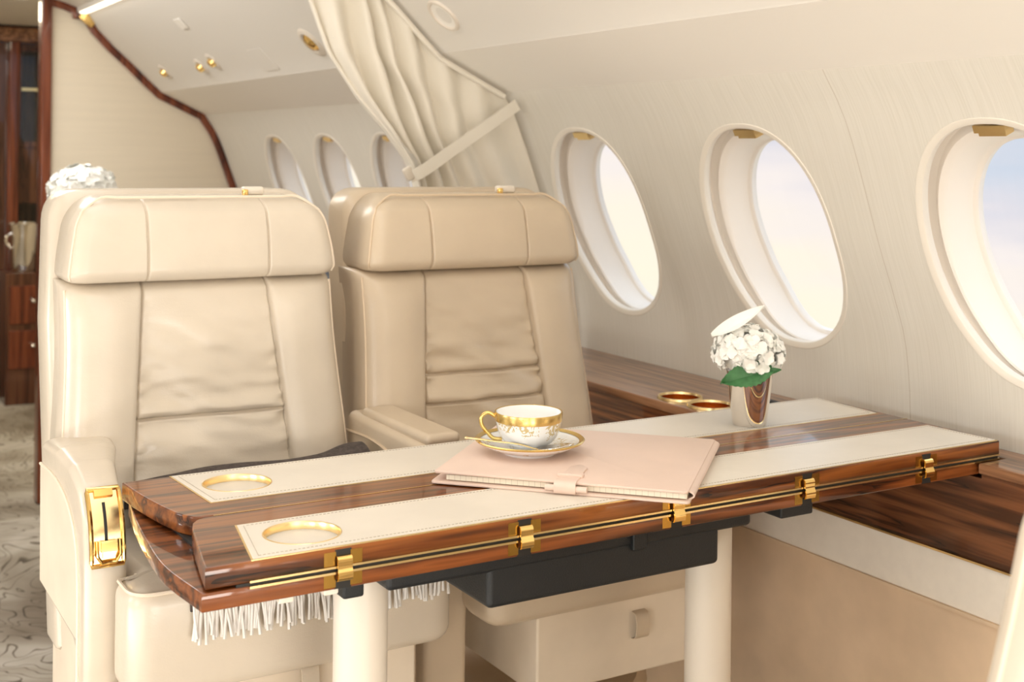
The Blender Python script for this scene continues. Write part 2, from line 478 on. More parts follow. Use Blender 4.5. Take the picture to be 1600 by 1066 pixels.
# windows: moulded lip, deep reveal and pane
def make_window(i, y):
    N = 72; th = [2 * PI * k / N for k in range(N)]
    def ring(a, b, d, dt=0.0, e=2.25): return [wallpt(y + sup(t, a, b, e)[0], sup(t, a, b, e)[1] + dt, d) for t in th]
    lip = grid([ring(HW + .0125, HH + .0125, .0005), ring(HW + .011, HH + .011, -.0012), ring(HW + .006, HH + .006, -.0008), ring(HW + .0015, HH + .0015, .0015), ring(HW, HH, .006), ring(HW + .001, HH + .001, .014), ring(HW + .018, HH + .012, .016)], close_u=True)
    w = struct('window_%d' % i, lip, M['plastic_w'])
    cav = grid([ring(HW + .018, HH + .012, .016), ring(HW + .020, HH + .014, .034, -.004), ring(HW + .008, HH + .006, .038, -.008), ring(HW + .002, HH + .000, .033, -.010)], close_u=True)
    obj('shade_channel', cav, M['plastic'], w)
    bz = grid([ring(HW + .002, HH + .000, .033, -.010), ring(HW - .001, HH - .003, .0305, -.011), ring(HW - .005, HH - .007, .033, -.013), ring(HW - .008, HH - .010, .042, -.017), ring(HW - .014, HH - .014, .060, -.021),
               ring(HW - .019, HH - .018, .074, -.024), ring(HW - .022, HH - .020, .079, -.025), ring(HW - .026, HH - .023, .080, -.025), ring(HW - .029, HH - .025, .083, -.025), ring(HW - .029, HH - .025, .094, -.025)], close_u=True)
    obj('bezel', bz, M['plastic'], w)
    pr = ring(HW - .029, HH - .025, .090, -.025)
    pane = (pr, [tuple(range(N))])
    obj('pane', pane, M['glass'], w, smooth=False)
    # gold shade latch at the head of the opening
    P = lambda s, t, d: wallpt(y + s, t, d)
    def lbox(s0, s1, t0, t1, d0, d1):
        V = [P(s, t, d) for s in (s0, s1) for t in (t0, t1) for d in (d0, d1)]
        return V, [(0, 1, 3, 2), (4, 6, 7, 5), (0, 4, 5, 1), (2, 3, 7, 6), (0, 2, 6, 4), (1, 5, 7, 3)]
    la = join(lbox(-.026, .026, .182, .193, .008, .034), lbox(-.022, .022, .176, .183, .012, .030))
    obj('shade_latch', la, M['gold_soft'], w, smooth=False)
    return w
for i, y in enumerate(WIN_Y): make_window(i + 1, y)

# ceiling (both halves), cove ledge, upper side panel
CEIL = [(1.375, 1.334), (1.368, 1.338), (1.215, 1.41), (1.213, 1.4135), (1.17, 1.452), (1.115, 1.505), (1.05, 1.563), (.995, 1.62), (.966, 1.662), (.958, 1.674), (.925, 1.674), (.925, 1.69), (.88, 1.706), (.80, 1.725), (.6, 1.77), (.4, 1.785)]
def strip(pts, y0, y1, ny=1): return grid([[Vector((x, y0 + (y1 - y0) * k / ny, z)) for k in range(ny + 1)] for x, z in pts])
mir = lambda pts: [(.8 - x, z) for x, z in reversed(pts)]
struct('ceiling', strip(CEIL[2:] + mir(CEIL[2:])[1:], YA, YB), M['ceiling'], angle=35)
struct('trim_1', strip(CEIL[:3], YA, YB), M['panel'], angle=20)
struct('trim_2', strip(mir(CEIL[:3]), YA, YB), M['panel'], angle=20)
lw = [(p.x, p.y) for p in _w]
struct('wall_left', strip(mir(lw), YA, YB), M['wall'], angle=60)
struct('floor', box(-.8, 1.62, YA - .02, 7.2, -.05, 0), M['carpet'], smooth=False)
full = [(x, z) for x, z in lw] + CEIL[1:] + mir(CEIL)[1:] + mir(lw)[1:]
def endwall(y, t): return loft([[Vector((x, y, z)) for x, z in full], [Vector((x, y + t, z)) for x, z in full]])
struct('wall_fore', endwall(YA - .04, .04), M['partition'], smooth=False)

# vestibule aft of the partition
struct('wall_aft_right', box(1.50, 1.54, 4.505, 7.0, 0, 1.80), M['partition'], smooth=False)
struct('wall_aft_left', box(-.74, -.70, 4.505, 7.0, 0, 1.80), M['partition'], smooth=False)
struct('wall_back', box(-.74, 1.54, 7.0, 7.04, 0, 1.80), M['wood_dk'], smooth=False)
struct('ceiling_aft', box(-.74, 1.54, 4.505, 7.0, 1.80, 1.84), M['ceiling'], smooth=False)
# partition between the cabins: fabric face, polished edge trim, brass corner; aisle opening on its left
XO = .822
upr = [(x, z) for x, z in lw if z > 0] 
prof_r = [(lw[0][0], 0.0)] + upr + CEIL[1:14]
cut = [p for p in prof_r if p[0] >= XO] + [(XO, 1.7205)]
part_poly = cut + [(XO, 0.0)]
def ext_y(poly, y0, y1): return loft([[Vector((x, y0, z)) for x, z in poly], [Vector((x, y1, z)) for x, z in poly]])
wa = struct('wall_aft', ext_y(part_poly, 4.50, 4.54), M['partition'], smooth=False)
hdr = [(x, z) for x, z in ([(XO, 1.60)] + [(XO, 1.7205)] + CEIL[14:] + mir(CEIL[13:]) + [(.8 - XO, 1.60)])]
top_l = [(.8 - XO, 0.0)] + [(.8 - XO, 1.7205)] + mir(CEIL[:14])[1:] + mir(lw)[1:]
struct('wall_aft_side', ext_y(top_l, 4.50, 4.54), M['partition'], smooth=False)
# edge trim follows the ceiling line, .03 wide, standing 8 mm proud of the face
tp = [p for p in prof_r if p[1] > .75 and p[0] >= XO] + [(XO, 1.7205)]
tpv = [Vector(p) for p in tp]
inner = []
for i, p in enumerate(tpv):
    a, b = tpv[max(0, i - 1)], tpv[min(len(tpv) - 1, i + 1)]
    t = (b - a).normalized(); n = Vector((-t.y, t.x)); inner.append(p + n * .024)
rows = []
for y, A in ((4.50, tpv), (4.486, tpv)): rows.append([Vector((p.x - .001, y, p.y)) for p in A])
rows.append([Vector((p.x, 4.482, p.y)) for p in [a.lerp(b, .5) for a, b in zip(tpv, inner)]])
for y in (4.486, 4.50): rows.append([Vector((p.x, y, p.y)) for p in inner])
obj('edge_trim', grid(rows), M['wood_z'], wa, label='polished reddish wood edging along the sloping top of the partition')
obj('edge_post', box(XO - .012, XO + .022, 4.478, 4.545, 0, 1.722, .006), M['wood_z'], wa, label='polished reddish wood upright at the aisle edge', wn=True)
obj('corner_cap', xf(box(-.028, .028, -.013, .013, -.02, .02, .004), Matrix.Translation((.962, 4.484, 1.655)) @ Matrix.Rotation(math.radians(40), 4, 'Y')), M['gold'], wa, label='brass corner piece')
# cove lighting strips on the step of the ceiling
def cove(nm, x0, x1):
    o = struct(nm, box(min(x0, x1), max(x0, x1), YA + .05, 4.47, 1.6695, 1.6735), M['lamp'], smooth=False)
struct_cove = cove('trim_3', .93, .955); cove('trim_4', -.155, -.13)

# side fitting under the windows: panels and baseboard bands
XF = 1.476
struct('trim_5', box(XF, XF + .012, YA, YB - .03, .556, .632, .002), M['band'], smooth=False)
struct('trim_6', box(XF - .004, XF + .012, YA, YB - .03, .552, .5565), M['suede'], smooth=False)
struct('baseboard_right', box(XF + .001, XF + .012, YA, YB - .03, 0, .553), M['suede'], smooth=False)
lg = thing('side_ledge', 'polished wood side ledge running along the wall under the oval windows', 'ledge', (1.40, 1.6, 0))
ZL = .775
ho = [circle2(1.393, 1.671, .036), circle2(1.393, 1.754, .036)]
top_o = ccw([Vector(p) for p in [(XF - .006, YA), (1.572, YA), (1.572, YB - .03), (1.342, YB - .03), (1.342, 1.64), (1.36, 1.615), (XF - .006, 1.60), (XF - .006, 1.551), (1.526, 1.551), (1.526, 1.182), (XF - .006, 1.182)]])
obj('top_board', plate(top_o, ho, ZL - .016, ZL, .003), M['wood_top'], lg, label='brown grained top board')
obj('front_panel', join(box(XF, XF + .012, YA, YB - .03, .632, .752), box(XF, XF + .012, YA, 1.182, .752, ZL - .016), box(XF, XF + .012, 1.551, YB - .03, .752, ZL - .016)), M['wood_y'], lg, smooth=False, label='dark grained face panel below the top board')
obj('armrest_box', loft([[Vector((1.346, YB - .03, z)), Vector((1.346, 1.64, z)), Vector((1.362, 1.618, z)), Vector((XF, 1.604, z)), Vector((XF, YB - .03, z))] for z in (.65, ZL - .0165)]), M['ledge_face'], lg, smooth=False)
obj('edge_strip', box(XF - .004, XF + .002, YA, YB - .03, .6305, .6335), M['gold_soft'], lg, smooth=False, label='thin gold strip')
for hx, hy in ((1.393, 1.671), (1.393, 1.754)):
    ring = lathe([(.0345, ZL + .0005), (.036, ZL + .004), (.039, ZL + .004), (.0405, ZL + .0003)], hx, hy)
    cupm = lathe([(.0345, ZL + .0005), (.0345, ZL - .05), (.0001, ZL - .052)], hx, hy)
    c = obj('cup_holder', cupm, M['copper'], lg, label='round gold cup holder sunk in the ledge')
    obj('rim', ring, M['gold_soft'], c)
obj('latch_slot', box(1.488, 1.502, 1.60, 1.66, ZL, ZL + .008, .002), M['black'], lg, label='small black catch')

# ------------------------------------------------------------------ seats
def zslope(z): return (z - .75) * .20          # recline of the back

FINE = [-.009, -.006, -.0042, -.003, -.0021, -.0014, -.0007, 0, .0007, .0014, .0021, .003, .0042, .006, .009]
def pad_rows(zs, hw, yf, depth, disp, R, nx=64, seam=None):
    rows = []
    for z in zs:
        h = hw(z); y0 = yf(z); pts = []
        r = min(R, h * .45)
        xs = []
        for k in range(nx + 1):
            s = -1 + 2 * k / nx
            xs.append(h * math.copysign(1 - (1 - abs(s)) ** 1.25, s))
        if seam:
            q = seam(z)
            xs += [sg * q + f for sg in (-1, 1) for f in FINE]
        for x in sorted(max(-h, min(h, x)) for x in xs):
            ax = abs(x); yo = 0
            if ax > h - r: q = (ax - (h - r)) / r; yo = r * (1 - math.sqrt(max(0, 1 - q * q)))
            pts.append(Vector((x, min(y0 + yo + disp(x, z, h), zslope(z) + depth), z)))
        yb = zslope(z) + depth
        for x in (h, h * .5, -h * .5, -h): pts.append(Vector((x, yb, z)))
        rows.append(pts)
    return rows

def wrinkle(x, z, seed):
    a = noise.noise(Vector((x * 7, z * 34 + 2.0 * math.sin(x * 9), seed)))
    b = noise.noise(Vector((x * 16 + z * 20, z * 60, seed + 5)))
    return .0026 * a + .0010 * b

def seam_x(z): return .094 + (1.01 - z) * .085
def back_disp(seed, zseams):
    def f(x, z, h):
        s = seam_x(z); ax = abs(x); d = 0
        g = lambda q, w: math.exp(-(q / w) ** 2)
        if ax > s:
            t = (ax - s) / (h - s); d -= .013 * math.sin(PI * min(1, t ** .7)) * sm((1.0 - z) / .05 + .25)
        else:
            t = ax / s
            d += .004 - .006 * (1 - t * t)
            d -= wrinkle(x, z, seed) * sm((1 - t) * 5 + .15) * (.18 + .82 * math.exp(-((z - .84) / .09) ** 2)) * 4.2
            edge = sm(1 - (1 - t) * 5)
            d += .0030 * edge * (math.sin(z * 210 + 3 * math.sin(z * 37)) + .6 * math.sin(z * 430 + 5 * math.sin(z * 51) + (2 if x > 0 else 0))) * (.4 + .6 * math.exp(-((z - .80) / .07) ** 2))
            for zs in zseams: d += .0065 * g(z - zs, .0022) - .0045 * g(z - zs - .010, .009)
        d += .0055 * g(ax - s, .0018) - .0012 * g(ax - s - .007, .005)
        return d
    return f

def make_seat(cx, L, LP, label, seed, zseams, base_x, drawer_h, arms, cl, group='reclining passenger seats'):
    Y0 = 1.80
    root = thing('cabin_seat', label, 'seat', (cx, Y0, 0), group)
    W = lambda vf: ([Vector((cx + v.x, Y0 + v.y, v.z)) for v in vf[0]], vf[1])
    # back pad
    n = 90; zs = sorted([.63 + (1.012 - .63) * k / n for k in range(n + 1)] + [q + f for q in zseams for f in FINE])
    zs = [z for i, z in enumerate(zs) if i == 0 or z - zs[i - 1] > .0005]
    hw = lambda z: .206 + .012 * sm((.95 - z) / .25)
    yf = lambda z: zslope(z) + (.035 * (1 - math.sqrt(max(0, 1 - max(0, (z - .992) / .02) ** 2))))
    rows = pad_rows(zs, hw, yf, .10, back_disp(seed, zseams), .034, 70, seam_x)
    obj('backrest', W(loft(rows)), L, root, angle=0)
    # headrest
    z0, z1 = 1.010, 1.134
    zh = [z0 + (z1 - z0) * (0.5 - .5 * math.cos(PI * k / 40)) for k in range(41)]
    def hwh(z):
        b = .2035 - .015 * sm((z - 1.015) / .12)
        rt, rb = .048, .014
        if z > z1 - rt: q = (z - (z1 - rt)) / rt; b -= rt * (1 - math.sqrt(max(0, 1 - q * q)))
        if z < z0 + rb: q = ((z0 + rb) - z) / rb; b -= rb * (1 - math.sqrt(max(0, 1 - q * q)))
        return b
    def yfh(z):
        y = zslope(z) - .022
        rt, rb = .030, .020
        if z > z1 - rt: q = (z - (z1 - rt)) / rt; y += .07 * (1 - math.sqrt(max(0, 1 - q * q)))
        if z < z0 + rb: q = ((z0 + rb) - z) / rb; y += rb * (1 - math.sqrt(max(0, 1 - q * q)))
        return y - .006 * math.sin(PI * (z - z0) / (z1 - z0))
    def hd(x, z, h):
        q = abs(abs(x) - .091)
        return .0045 * math.exp(-(q / .0015) ** 2) - .004 * math.cos(min(1, abs(x) / .091) * PI / 2) * (abs(x) < .091) - .0012 * noise.noise(Vector((x * 14, z * 14, seed + 9)))
    obj('headrest', W(loft(pad_rows(zh, hwh, yfh, .085, hd, .026, 70, lambda z: .091))), L, root, angle=0)
    # outer shell behind the pads
    sl = .215 if L is M['leather'] else .206
    so = round_poly([(-sl, .50), (.208, .50), (.210, .95), (.199, 1.141), (.009 - sl, 1.141), (-sl - .002, .95)], [.01, .01, .1, .05, .05, .1], 8)
    obj('back_shell', W(slab(so, .070, .160, .020, lambda a, b, h: Vector((a, h + zslope(b), b)))), L, root, angle=50)
    # piping: along the headrest rim and both sides of the back pad
    hp = []
    for z in [1.016 + .098 * k / 14 for k in range(15)]: hp.append(Vector((-(hwh(z) - .0035), yfh(z) + .0125, z)))
    topz = 1.127
    tp_ = [Vector((x, yfh(topz) - .003, topz + .0045)) for x in [-.150 + .30 * k / 12 for k in range(13)]]
    hp2 = [Vector((-p.x, p.y, p.z)) for p in reversed(hp)]
    obj('headrest_piping', W(tube(catmull(hp + tp_ + hp2, 3), .0021, 6)), LP, root)
    for sg in (-1, 1):
        pp = [Vector((sg * (hw(z) - .0045), zslope(z) + .0168, z)) for z in [.66 + .34 * k / 16 for k in range(17)]]
        obj('back_piping', W(tube(pp, .0021, 6)), LP, root)
    # small loop on top of the headrest
    hk = join(box(.072, .106, .100, .118, 1.133, 1.146, .004))
    hkp = obj('hanger_tab', W(hk), M['cream_paint'], root)
    obj('clip', W(box(.070, .079, .097, .105, 1.132, 1.142, .002)), M['gold'], hkp)
    # seat cushion: T-shaped plan
    xi = .182
    plan = [(cl, -.335), (.222, -.335), (.222, -.262), (.205, -.255), (.205, .06), (-xi, .06), (-xi, -.255), (cl, -.262)]
    pl = round_poly(plan, [.05, .05, .004, .004, .01, .01, .004, .004], 8)
    def cz(a, b, h): return Vector((a, b, h - .02 * sm((b + .30) / .35) * (h > .6)))
    obj('seat_cushion', W(slab(pl, .556, .690, .022, cz, 5, .006)), L, root, angle=60)
    cp = [Vector((p.x, p.y, .6845)) for p in offset_poly(ccw(pl), .0035) if p.y < -.2]
    iN = max(range(len(cp)), key=lambda i: (cp[i] - cp[i - 1]).length); cp = cp[iN:] + cp[:iN]
    obj('cushion_piping', W(tube(cp, .0024, 6)), LP, root)
    # base box with a leather pull
    b0, b1 = base_x
    bs = obj('base_box', W(box(b0, b1, -.298, .09, drawer_h, .556, .004)), M['armside'], root, wn=True)
    lx, lz = (.026, .537) if drawer_h < .3 else (.085, .512)
    lp = [(lx, -.300, lz + .018), (lx, -.309, lz + .015), (lx, -.313, lz), (lx, -.310, lz - .018), (lx, -.300, lz - .022)]
    pts = catmull(lp, 4); rows = []
    for d in (-.0115, .0115): rows.append([Vector((p.x + d, p.y, p.z)) for p in pts])
    rows += [[Vector((p.x + d, p.y + .0025, p.z)) for p in pts] for d in (.0115, -.0115)]
    obj('pull_loop', W(grid(rows, close_v=True)), L, root)
    obj('swivel_ring', W(join(lathe([(.06, .30), (.235, .30), (.25, .315), (.25, .36), (.235, .375), (.06, .375)], .0, -.02, 48, True, True))), LP, root)
    obj('pedestal', W(join(lathe([(.17, .10), (.16, .30)], 0, -.02, 32, True, True), box(-.22, .22, -.16, .14, 0, .10, .01))), M['wood_dk'], root)
    # armrests
    for (xa, xb, taper, gold, dz) in arms:
        out = [(-.215, .40), (-.243, .40), (-.247, .62), (-.245, .71), (-.234, .755), (-.205, .787), (-.145, .803), (-.06, .806), (.04, .80), (.042, .594), (-.19, .588)]
        if not gold: out = [(-.215, .40), (-.243, .40), (-.246, .70), (-.240, .775), (-.225, .792), (.04, .797), (.042, .594), (-.19, .588)]
        out = [(a, b + dz * sm((b - .45) / .1)) for a, b in out]
        ol = round_poly(out, [.004, .01, .06, .04, .03, .04, .05, .05, .02, .02, .02] if gold else [.004, .01, .03, .02, .02, .02, .02, .02], 6)
        def a3(a, b, h):
            k = sm((a + .20) / .22) * taper
            return Vector((xa + (xb - xa + k) * h / (xb - xa), a, b))
        ar = obj('armrest', W(slab(ol, 0, xb - xa, .011, a3, 5)), M['leather'] if L is M['leather'] else L, root, angle=60)
        # piped outer panel
        pa = catmull([(.03, .765), (-.06, .768), (-.14, .758), (-.185, .73), (-.203, .69), (-.207, .62), (-.20, .596)], 6) if 0 else catmull([Vector((.036, .765, 0)), Vector((-.06, .768, 0)), Vector((-.14, .756, 0)), Vector((-.19, .725, 0)), Vector((-.208, .68, 0)), Vector((-.212, .61, 0)), Vector((-.212, .43, 0))], 6)
        if gold:
            po = [(p.x, p.y) for p in pa if p.y > .60] + [(-.212, .60), (.032, .604)]
            obj('side_panel', W(slab(po, -.0012, .004, .001, lambda a, b, h: Vector((xa + h, a, b)), 1)), M['armside'], ar, label='matt cream side panel')
        if not gold and not dz: obj('arm_pad', W(box(xa + .008, xb - .004, -.226, .0, .788, .806, .008, 4)), L, ar, wn=True)
        if not dz: obj('side_piping', W(tube([Vector((xa - .0008, p.x, p.y)) for p in pa], .0022, 6)), LP, ar)
        if gold:
            # gold fitting let into the curved nose of the armrest
            cur = catmull([Vector((-.212, .7835, 0)), Vector((-.226, .767, 0)), Vector((-.237, .748, 0)), Vector((-.2435, .725, 0)), Vector((-.246, .700, 0))], 6)
            x0, x1 = xa + .007, xb - .006
            def nrm(i):
                a, b = cur[max(0, i - 1)], cur[min(len(cur) - 1, i + 1)]; t = (b - a).normalized(); n = Vector((t.y, -t.x, 0)); return n if n.x < 0 else -n
            def off(i, d): p = cur[i] + nrm(i) * d; return p.x, p.y
            K = len(cur)
            def band(xl, xr, i0, i1, d0, d1):
                lo = []
                for i in range(i0, i1 + 1):
                    y0, zz0 = off(i, d0); y1, zz1 = off(i, d1)
                    lo.append([Vector((xl, y0, zz0)), Vector((xl, y1, zz1)), Vector((xr, y1, zz1)), Vector((xr, y0, zz0))])
                return loft(lo)
            fit = obj('ashtray', W(join(band(x0, x1, 0, K - 1, -.002, .0008))), M['gold_soft'], root, label='polished gold fitting set in the curved armrest end')
            rim = []
            for i in range(K): y_, z_ = off(i, .0018); rim.append(Vector((x0, y_, z_)))
            for i in range(K - 1, -1, -1): y_, z_ = off(i, .0018); rim.append(Vector((x1, y_, z_)))
            obj('rim', W(tube(rim, .0028, 8, closed=True)), M['gold'], fit)
            xm = (x0 + x1) / 2
            obj('slot', W(band(xm - .003, xm + .0005, 5, 17, .0008, .0016)), M['darkgap'], fit, label='black slot')
            obj('hinge_block', W(band(x0 + .008, x1 - .008, 0, 3, .001, .004)), M['copper'], fit)
            lt = []
            for i in range(17, K - 1):
                q = math.sin(PI * (i - 17) / (K - 2 - 17)) ; lt.append(i)
            obj('latch', W(join(band(x0 + .010, x1 - .009, 17, 20, .001, .009), band(x0 + .013, x1 - .011, 20, 22, .001, .005))), M['gold'], fit)
            obj('latch_frame', W(tube([Vector((x0 + .006, *off(17, .004))), Vector((x0 + .006, *off(21, .006))), Vector((x0 + .011, *off(23, .006))), Vector((x1 - .010, *off(23, .006))), Vector((x1 - .005, *off(21, .006))), Vector((x1 - .005, *off(17, .004)))], .0022, 8)), M['gold'], fit)
    return root

seat_l = make_seat(.573, M['leather'], M['pipe'], 'cream leather reclining seat beside the aisle with gold-fitted armrest', 1.3, (.815,), (-.208, .180), .05,
                   [(.337 - .573, .388 - .573, .040, True, 0)], -.205)
seat_r = make_seat(1.033, M['leather_darker'], M['leather_darker_pipe'], 'darker leather reclining seat next to the windows and wood side ledge', 8.7, (.842, .796), (-.090, .235), .437,
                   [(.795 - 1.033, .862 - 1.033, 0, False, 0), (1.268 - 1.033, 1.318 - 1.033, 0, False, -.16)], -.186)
seat_f = copy_tree(seat_l)
seat_f.location = (.866, .557, 0); seat_f.rotation_euler = (0, 0, PI)
for ch in seat_f.children:
    k = ch.name.split('.')[0]
    if k in ('seat_cushion', 'cushion_piping', 'base_box', 'pull_loop'): ch.location.y += .12      # seat pan slid back
    if k in ('headrest', 'headrest_piping'): ch.location.y += .036; ch.scale.x = .90              # headrest pushed in
seat_f['label'] = 'blurred pale seat back edge in the foreground by the wall, facing the table'

# ------------------------------------------------------------------ folding table
tb = thing('folding_table', 'folding table of glossy dark wood with ivory leather inlays and gold hinges', 'table', (.95, 1.36, 0))
ZT = .80
def arc(pts, n=6): return [Vector((p.x, p.y)) for p in catmull([Vector((*q, 0)) for q in pts], n)]
XR = 1.520
h_r, h_f = circle2(.496, 1.474, .0405), circle2(.491, 1.248, .0405)
rear_out = arc([(.377, 1.545), (.381, 1.49), (.389, 1.43), (.398, 1.385)]) + arc([(.404, 1.370), (.412, 1.3605), (.428, 1.357)], 3) + [Vector((XR, 1.357)), Vector((XR, 1.545))]
front_out = [Vector((XR, 1.3555))] + arc([(.428, 1.3555), (.412, 1.352), (.402, 1.340)], 3) + arc([(.396, 1.322), (.387, 1.28), (.377, 1.23), (.369, 1.188)]) + [Vector((XR, 1.188))]
lo_out = arc([(.385, 1.545), (.372, 1.46), (.361, 1.36), (.357, 1.28), (.366, 1.188)], 6) + [Vector((XR, 1.188)), Vector((XR, 1.545))]
obj('rear_leaf', plate(rear_out, [h_r], .7785, ZT, .0018), M['wood'], tb)
obj('front_leaf', plate(front_out, [h_f], .7785, ZT, .0018), M['wood'], tb)
obj('lower_leaf', plate(lo_out, [], .757, .7755, .0018), M['wood_end'], tb, label='dark striped wood leaf folded underneath')
r_in = [(.4335, 1.5445), (.4415, 1.4045), (1.508, 1.4035), (1.516, 1.5445)]
f_in = [(.438, 1.3085), (.415, 1.1885), (1.517, 1.1885), (1.508, 1.3065)]
for pts, hole, (hx, hy) in ((r_in, h_r, (.496, 1.474)), (f_in, h_f, (.491, 1.248))):
    o2 = ccw([Vector(p) for p in pts])
    g = obj('inlay_border', plate(o2, [hole], ZT - .001, ZT + .0005), M['gold_soft'], tb, smooth=False, label='thin pale gold border of a leather inlay')
    ins = offset_poly(o2, .0022)
    il = obj('leather_inlay', plate(ins, [circle2(hx, hy, .0405)], ZT - .0005, ZT + .0011, .0003), M['inlay'], tb, label='ivory leather inlay')
    st = []
    q = offset_poly(o2, .0085)
    for i in range(4):
        a, b = q[i], q[(i + 1) % 4]; Ln = (b - a).length; t = (b - a) / Ln; k = 0.0
        while k < Ln - .003:
            c = a + t * (k + .0015)
            if (c - Vector((hx, hy))).length > .043:
                m = Matrix.Translation((c.x, c.y, ZT + .0012)) @ Matrix.Rotation(math.atan2(t.y, t.x), 4, 'Z')
                st.append(xf(box(-.0014, .0014, -.00032, .00032, -.0002, .0004), m))
            k += .0046
    obj('stitching', join(*st), M['stitch'], il, smooth=False)
    c = obj('cup_recess', lathe([(.0418, ZT + .0010), (.0412, ZT + .0017), (.0402, ZT + .0017), (.0396, ZT + .0008), (.0396, ZT - .0072)], hx, hy, 64), M['gold_ring'], tb, label='round gold ringed cup recess')
    obj('liner', lathe([(.0398, ZT - .0068), (.0001, ZT - .0068)], hx, hy, 48), M['inlay'], c)
obj('centre_strip', box(.43, XR, 1.3553, 1.3572, ZT - .003, ZT + .0003), M['gold_soft'], tb, smooth=False)
for z0, z1 in ((.7790, .7812), (.7732, .7756)):
    obj('edge_strip', box(.413, XR - .001, 1.1855, 1.190, z0, z1), M['gold_soft'], tb, smooth=False, label='thin gold edge strip')
obj('seam_gasket', box(.40, XR - .002, 1.1885, 1.53, .7756, .7786), M['darkgap'], tb, smooth=False)
for hx in (.512, .728, .940, 1.150, 1.370):
    yf_ = 1.1885
    hg = obj('hinge', join(box(hx - .021, hx - .008, yf_ - .0008, yf_ + .002, .7815, .7955), box(hx + .008, hx + .021, yf_ - .0008, yf_ + .002, .7815, .7955),
                           box(hx - .021, hx - .008, yf_ - .0008, yf_ + .002, .7595, .7735), box(hx + .008, hx + .021, yf_ - .0008, yf_ + .002, .7595, .7735)), M['gold_dark'], tb, smooth=False, label='brass hinge let into the front edge')
    prof = [(yf_ + .001, .791), (yf_ - .004, .791), (yf_ - .0065, .787), (yf_ - .006, .780), (yf_ - .0085, .774), (yf_ - .007, .767), (yf_ - .002, .766)]
    pc = catmull([Vector((0, *p)) for p in prof], 4)
    rows = [[Vector((hx - .008, p.y, p.z)) for p in pc], [Vector((hx + .008, p.y, p.z)) for p in pc], [Vector((hx + .008, p.y + .002, p.z)) for p in pc], [Vector((hx - .008, p.y + .002, p.z)) for p in pc]]
    obj('clip', grid(rows, close_v=True), M['gold'], hg)
    for z0, z1 in ((.790, .7975), (.7575, .767)): obj('recess', box(hx - .009, hx + .009, yf_ - .0006, yf_ + .001, z0, z1), M['darkgap'], hg, smooth=False)
# under-frame: black tray, rails, legs
obj('tray', join(box(.702, 1.036, 1.222, 1.44, .690, .738, .007, 4), box(.578, 1.088, 1.2215, 1.46, .731, .757, .006, 4)), M['black'], tb, wn=True, label='black moulded tray slung under the table')
obj('tray_catch', box(.898, .918, 1.216, 1.224, .728, .752, .002), M['black'], tb, wn=True)
obj('rail', join(box(.425, 1.45, 1.235, 1.247, .748, .757), box(.425, 1.45, 1.49, 1.502, .748, .757)), M['chrome'], tb, smooth=False)
for hx, w in ((.534, .012), (1.155, .028)):
    obj('bracket', box(hx - w, hx + w, 1.21, 1.25, .736, .757, .003), M['black'], tb, wn=True)
for hx in (.582, 1.083):
    lgm = obj('leg', lathe([(.0305, .756), (.0305, .012), (.036, .008), (.036, 0.0)], hx, 1.30, 40, True, True), M['cream_paint'], tb, label='round cream table leg')
for hx in (.455, .503): obj('clip_tab', box(hx - .008, hx + .008, 1.196, 1.21, .749, .757, .002), M['band'], tb, wn=True)

# ------------------------------------------------------------------ throw with fringe on the aisle seat
th = thing('throw_blanket', 'charcoal throw blanket with pale fringe lying across the aisle seat cushion', 'blanket', (.60, 1.65, .69))
rows = []
pathyz = catmull([Vector((0, 1.778, .700)), Vector((0, 1.775, .728)), Vector((0, 1.755, .752)), Vector((0, 1.715, .757)), Vector((0, 1.665, .734)), Vector((0, 1.60, .708)), Vector((0, 1.52, .703)), Vector((0, 1.478, .6985)), Vector((0, 1.462, .684)), Vector((0, 1.4585, .660))], 5)
for i in range(41):
    u = i / 40; x = .437 + .338 * u; row = []
    for j, p in enumerate(pathyz):
        v = j / (len(pathyz) - 1)
        w = .006 * noise.noise(Vector((x * 12, v * 6, 3))) * (1 - sm((v - .45) / .2))
        hump = 1 if v < .5 else 1
        zz = p.z + w + (.010 * sm((u - .8) / .15) - .012 * sm((.25 - u) / .25)) * math.exp(-((v - .3) / .14) ** 2)
        row.append(Vector((x, p.y + w, max(zz, .688 if v < .8 else 0))))
    rows.append(row)
def thick(rows, d):
    """give a sheet of points a back face d metres away along its normals"""
    V, F = grid(rows); bm = bmesh.new(); vs = [bm.verts.new(v) for v in V]
    for f in F: bm.faces.new([vs[k] for k in f])
    bmesh.ops.recalc_face_normals(bm, faces=bm.faces); bmesh.ops.solidify(bm, geom=bm.faces[:], thickness=d)
    return mesh_vf(bm)
obj('cloth', thick(rows, .004), M['throw'], th, angle=70)
fr = []
for i in range(110):
    x = .440 + .332 * (i + random.uniform(-.4, .4)) / 109; Ln = random.uniform(.022, .034); dx, dy = random.uniform(-.006, .006), random.uniform(-.006, .002)
    p = [(x, 1.4575, .668), (x + dx * .3, 1.455, .655), (x + dx * .7, 1.4545 + dy * .5, .655 - Ln * .5), (x + dx, 1.454 + dy, .655 - Ln)]
    fr.append(tube(p, [.0014, .0022, .0019, .0024], 5))
obj('fringe', join(*fr), M['fringe'], th, label='pale cord fringe')

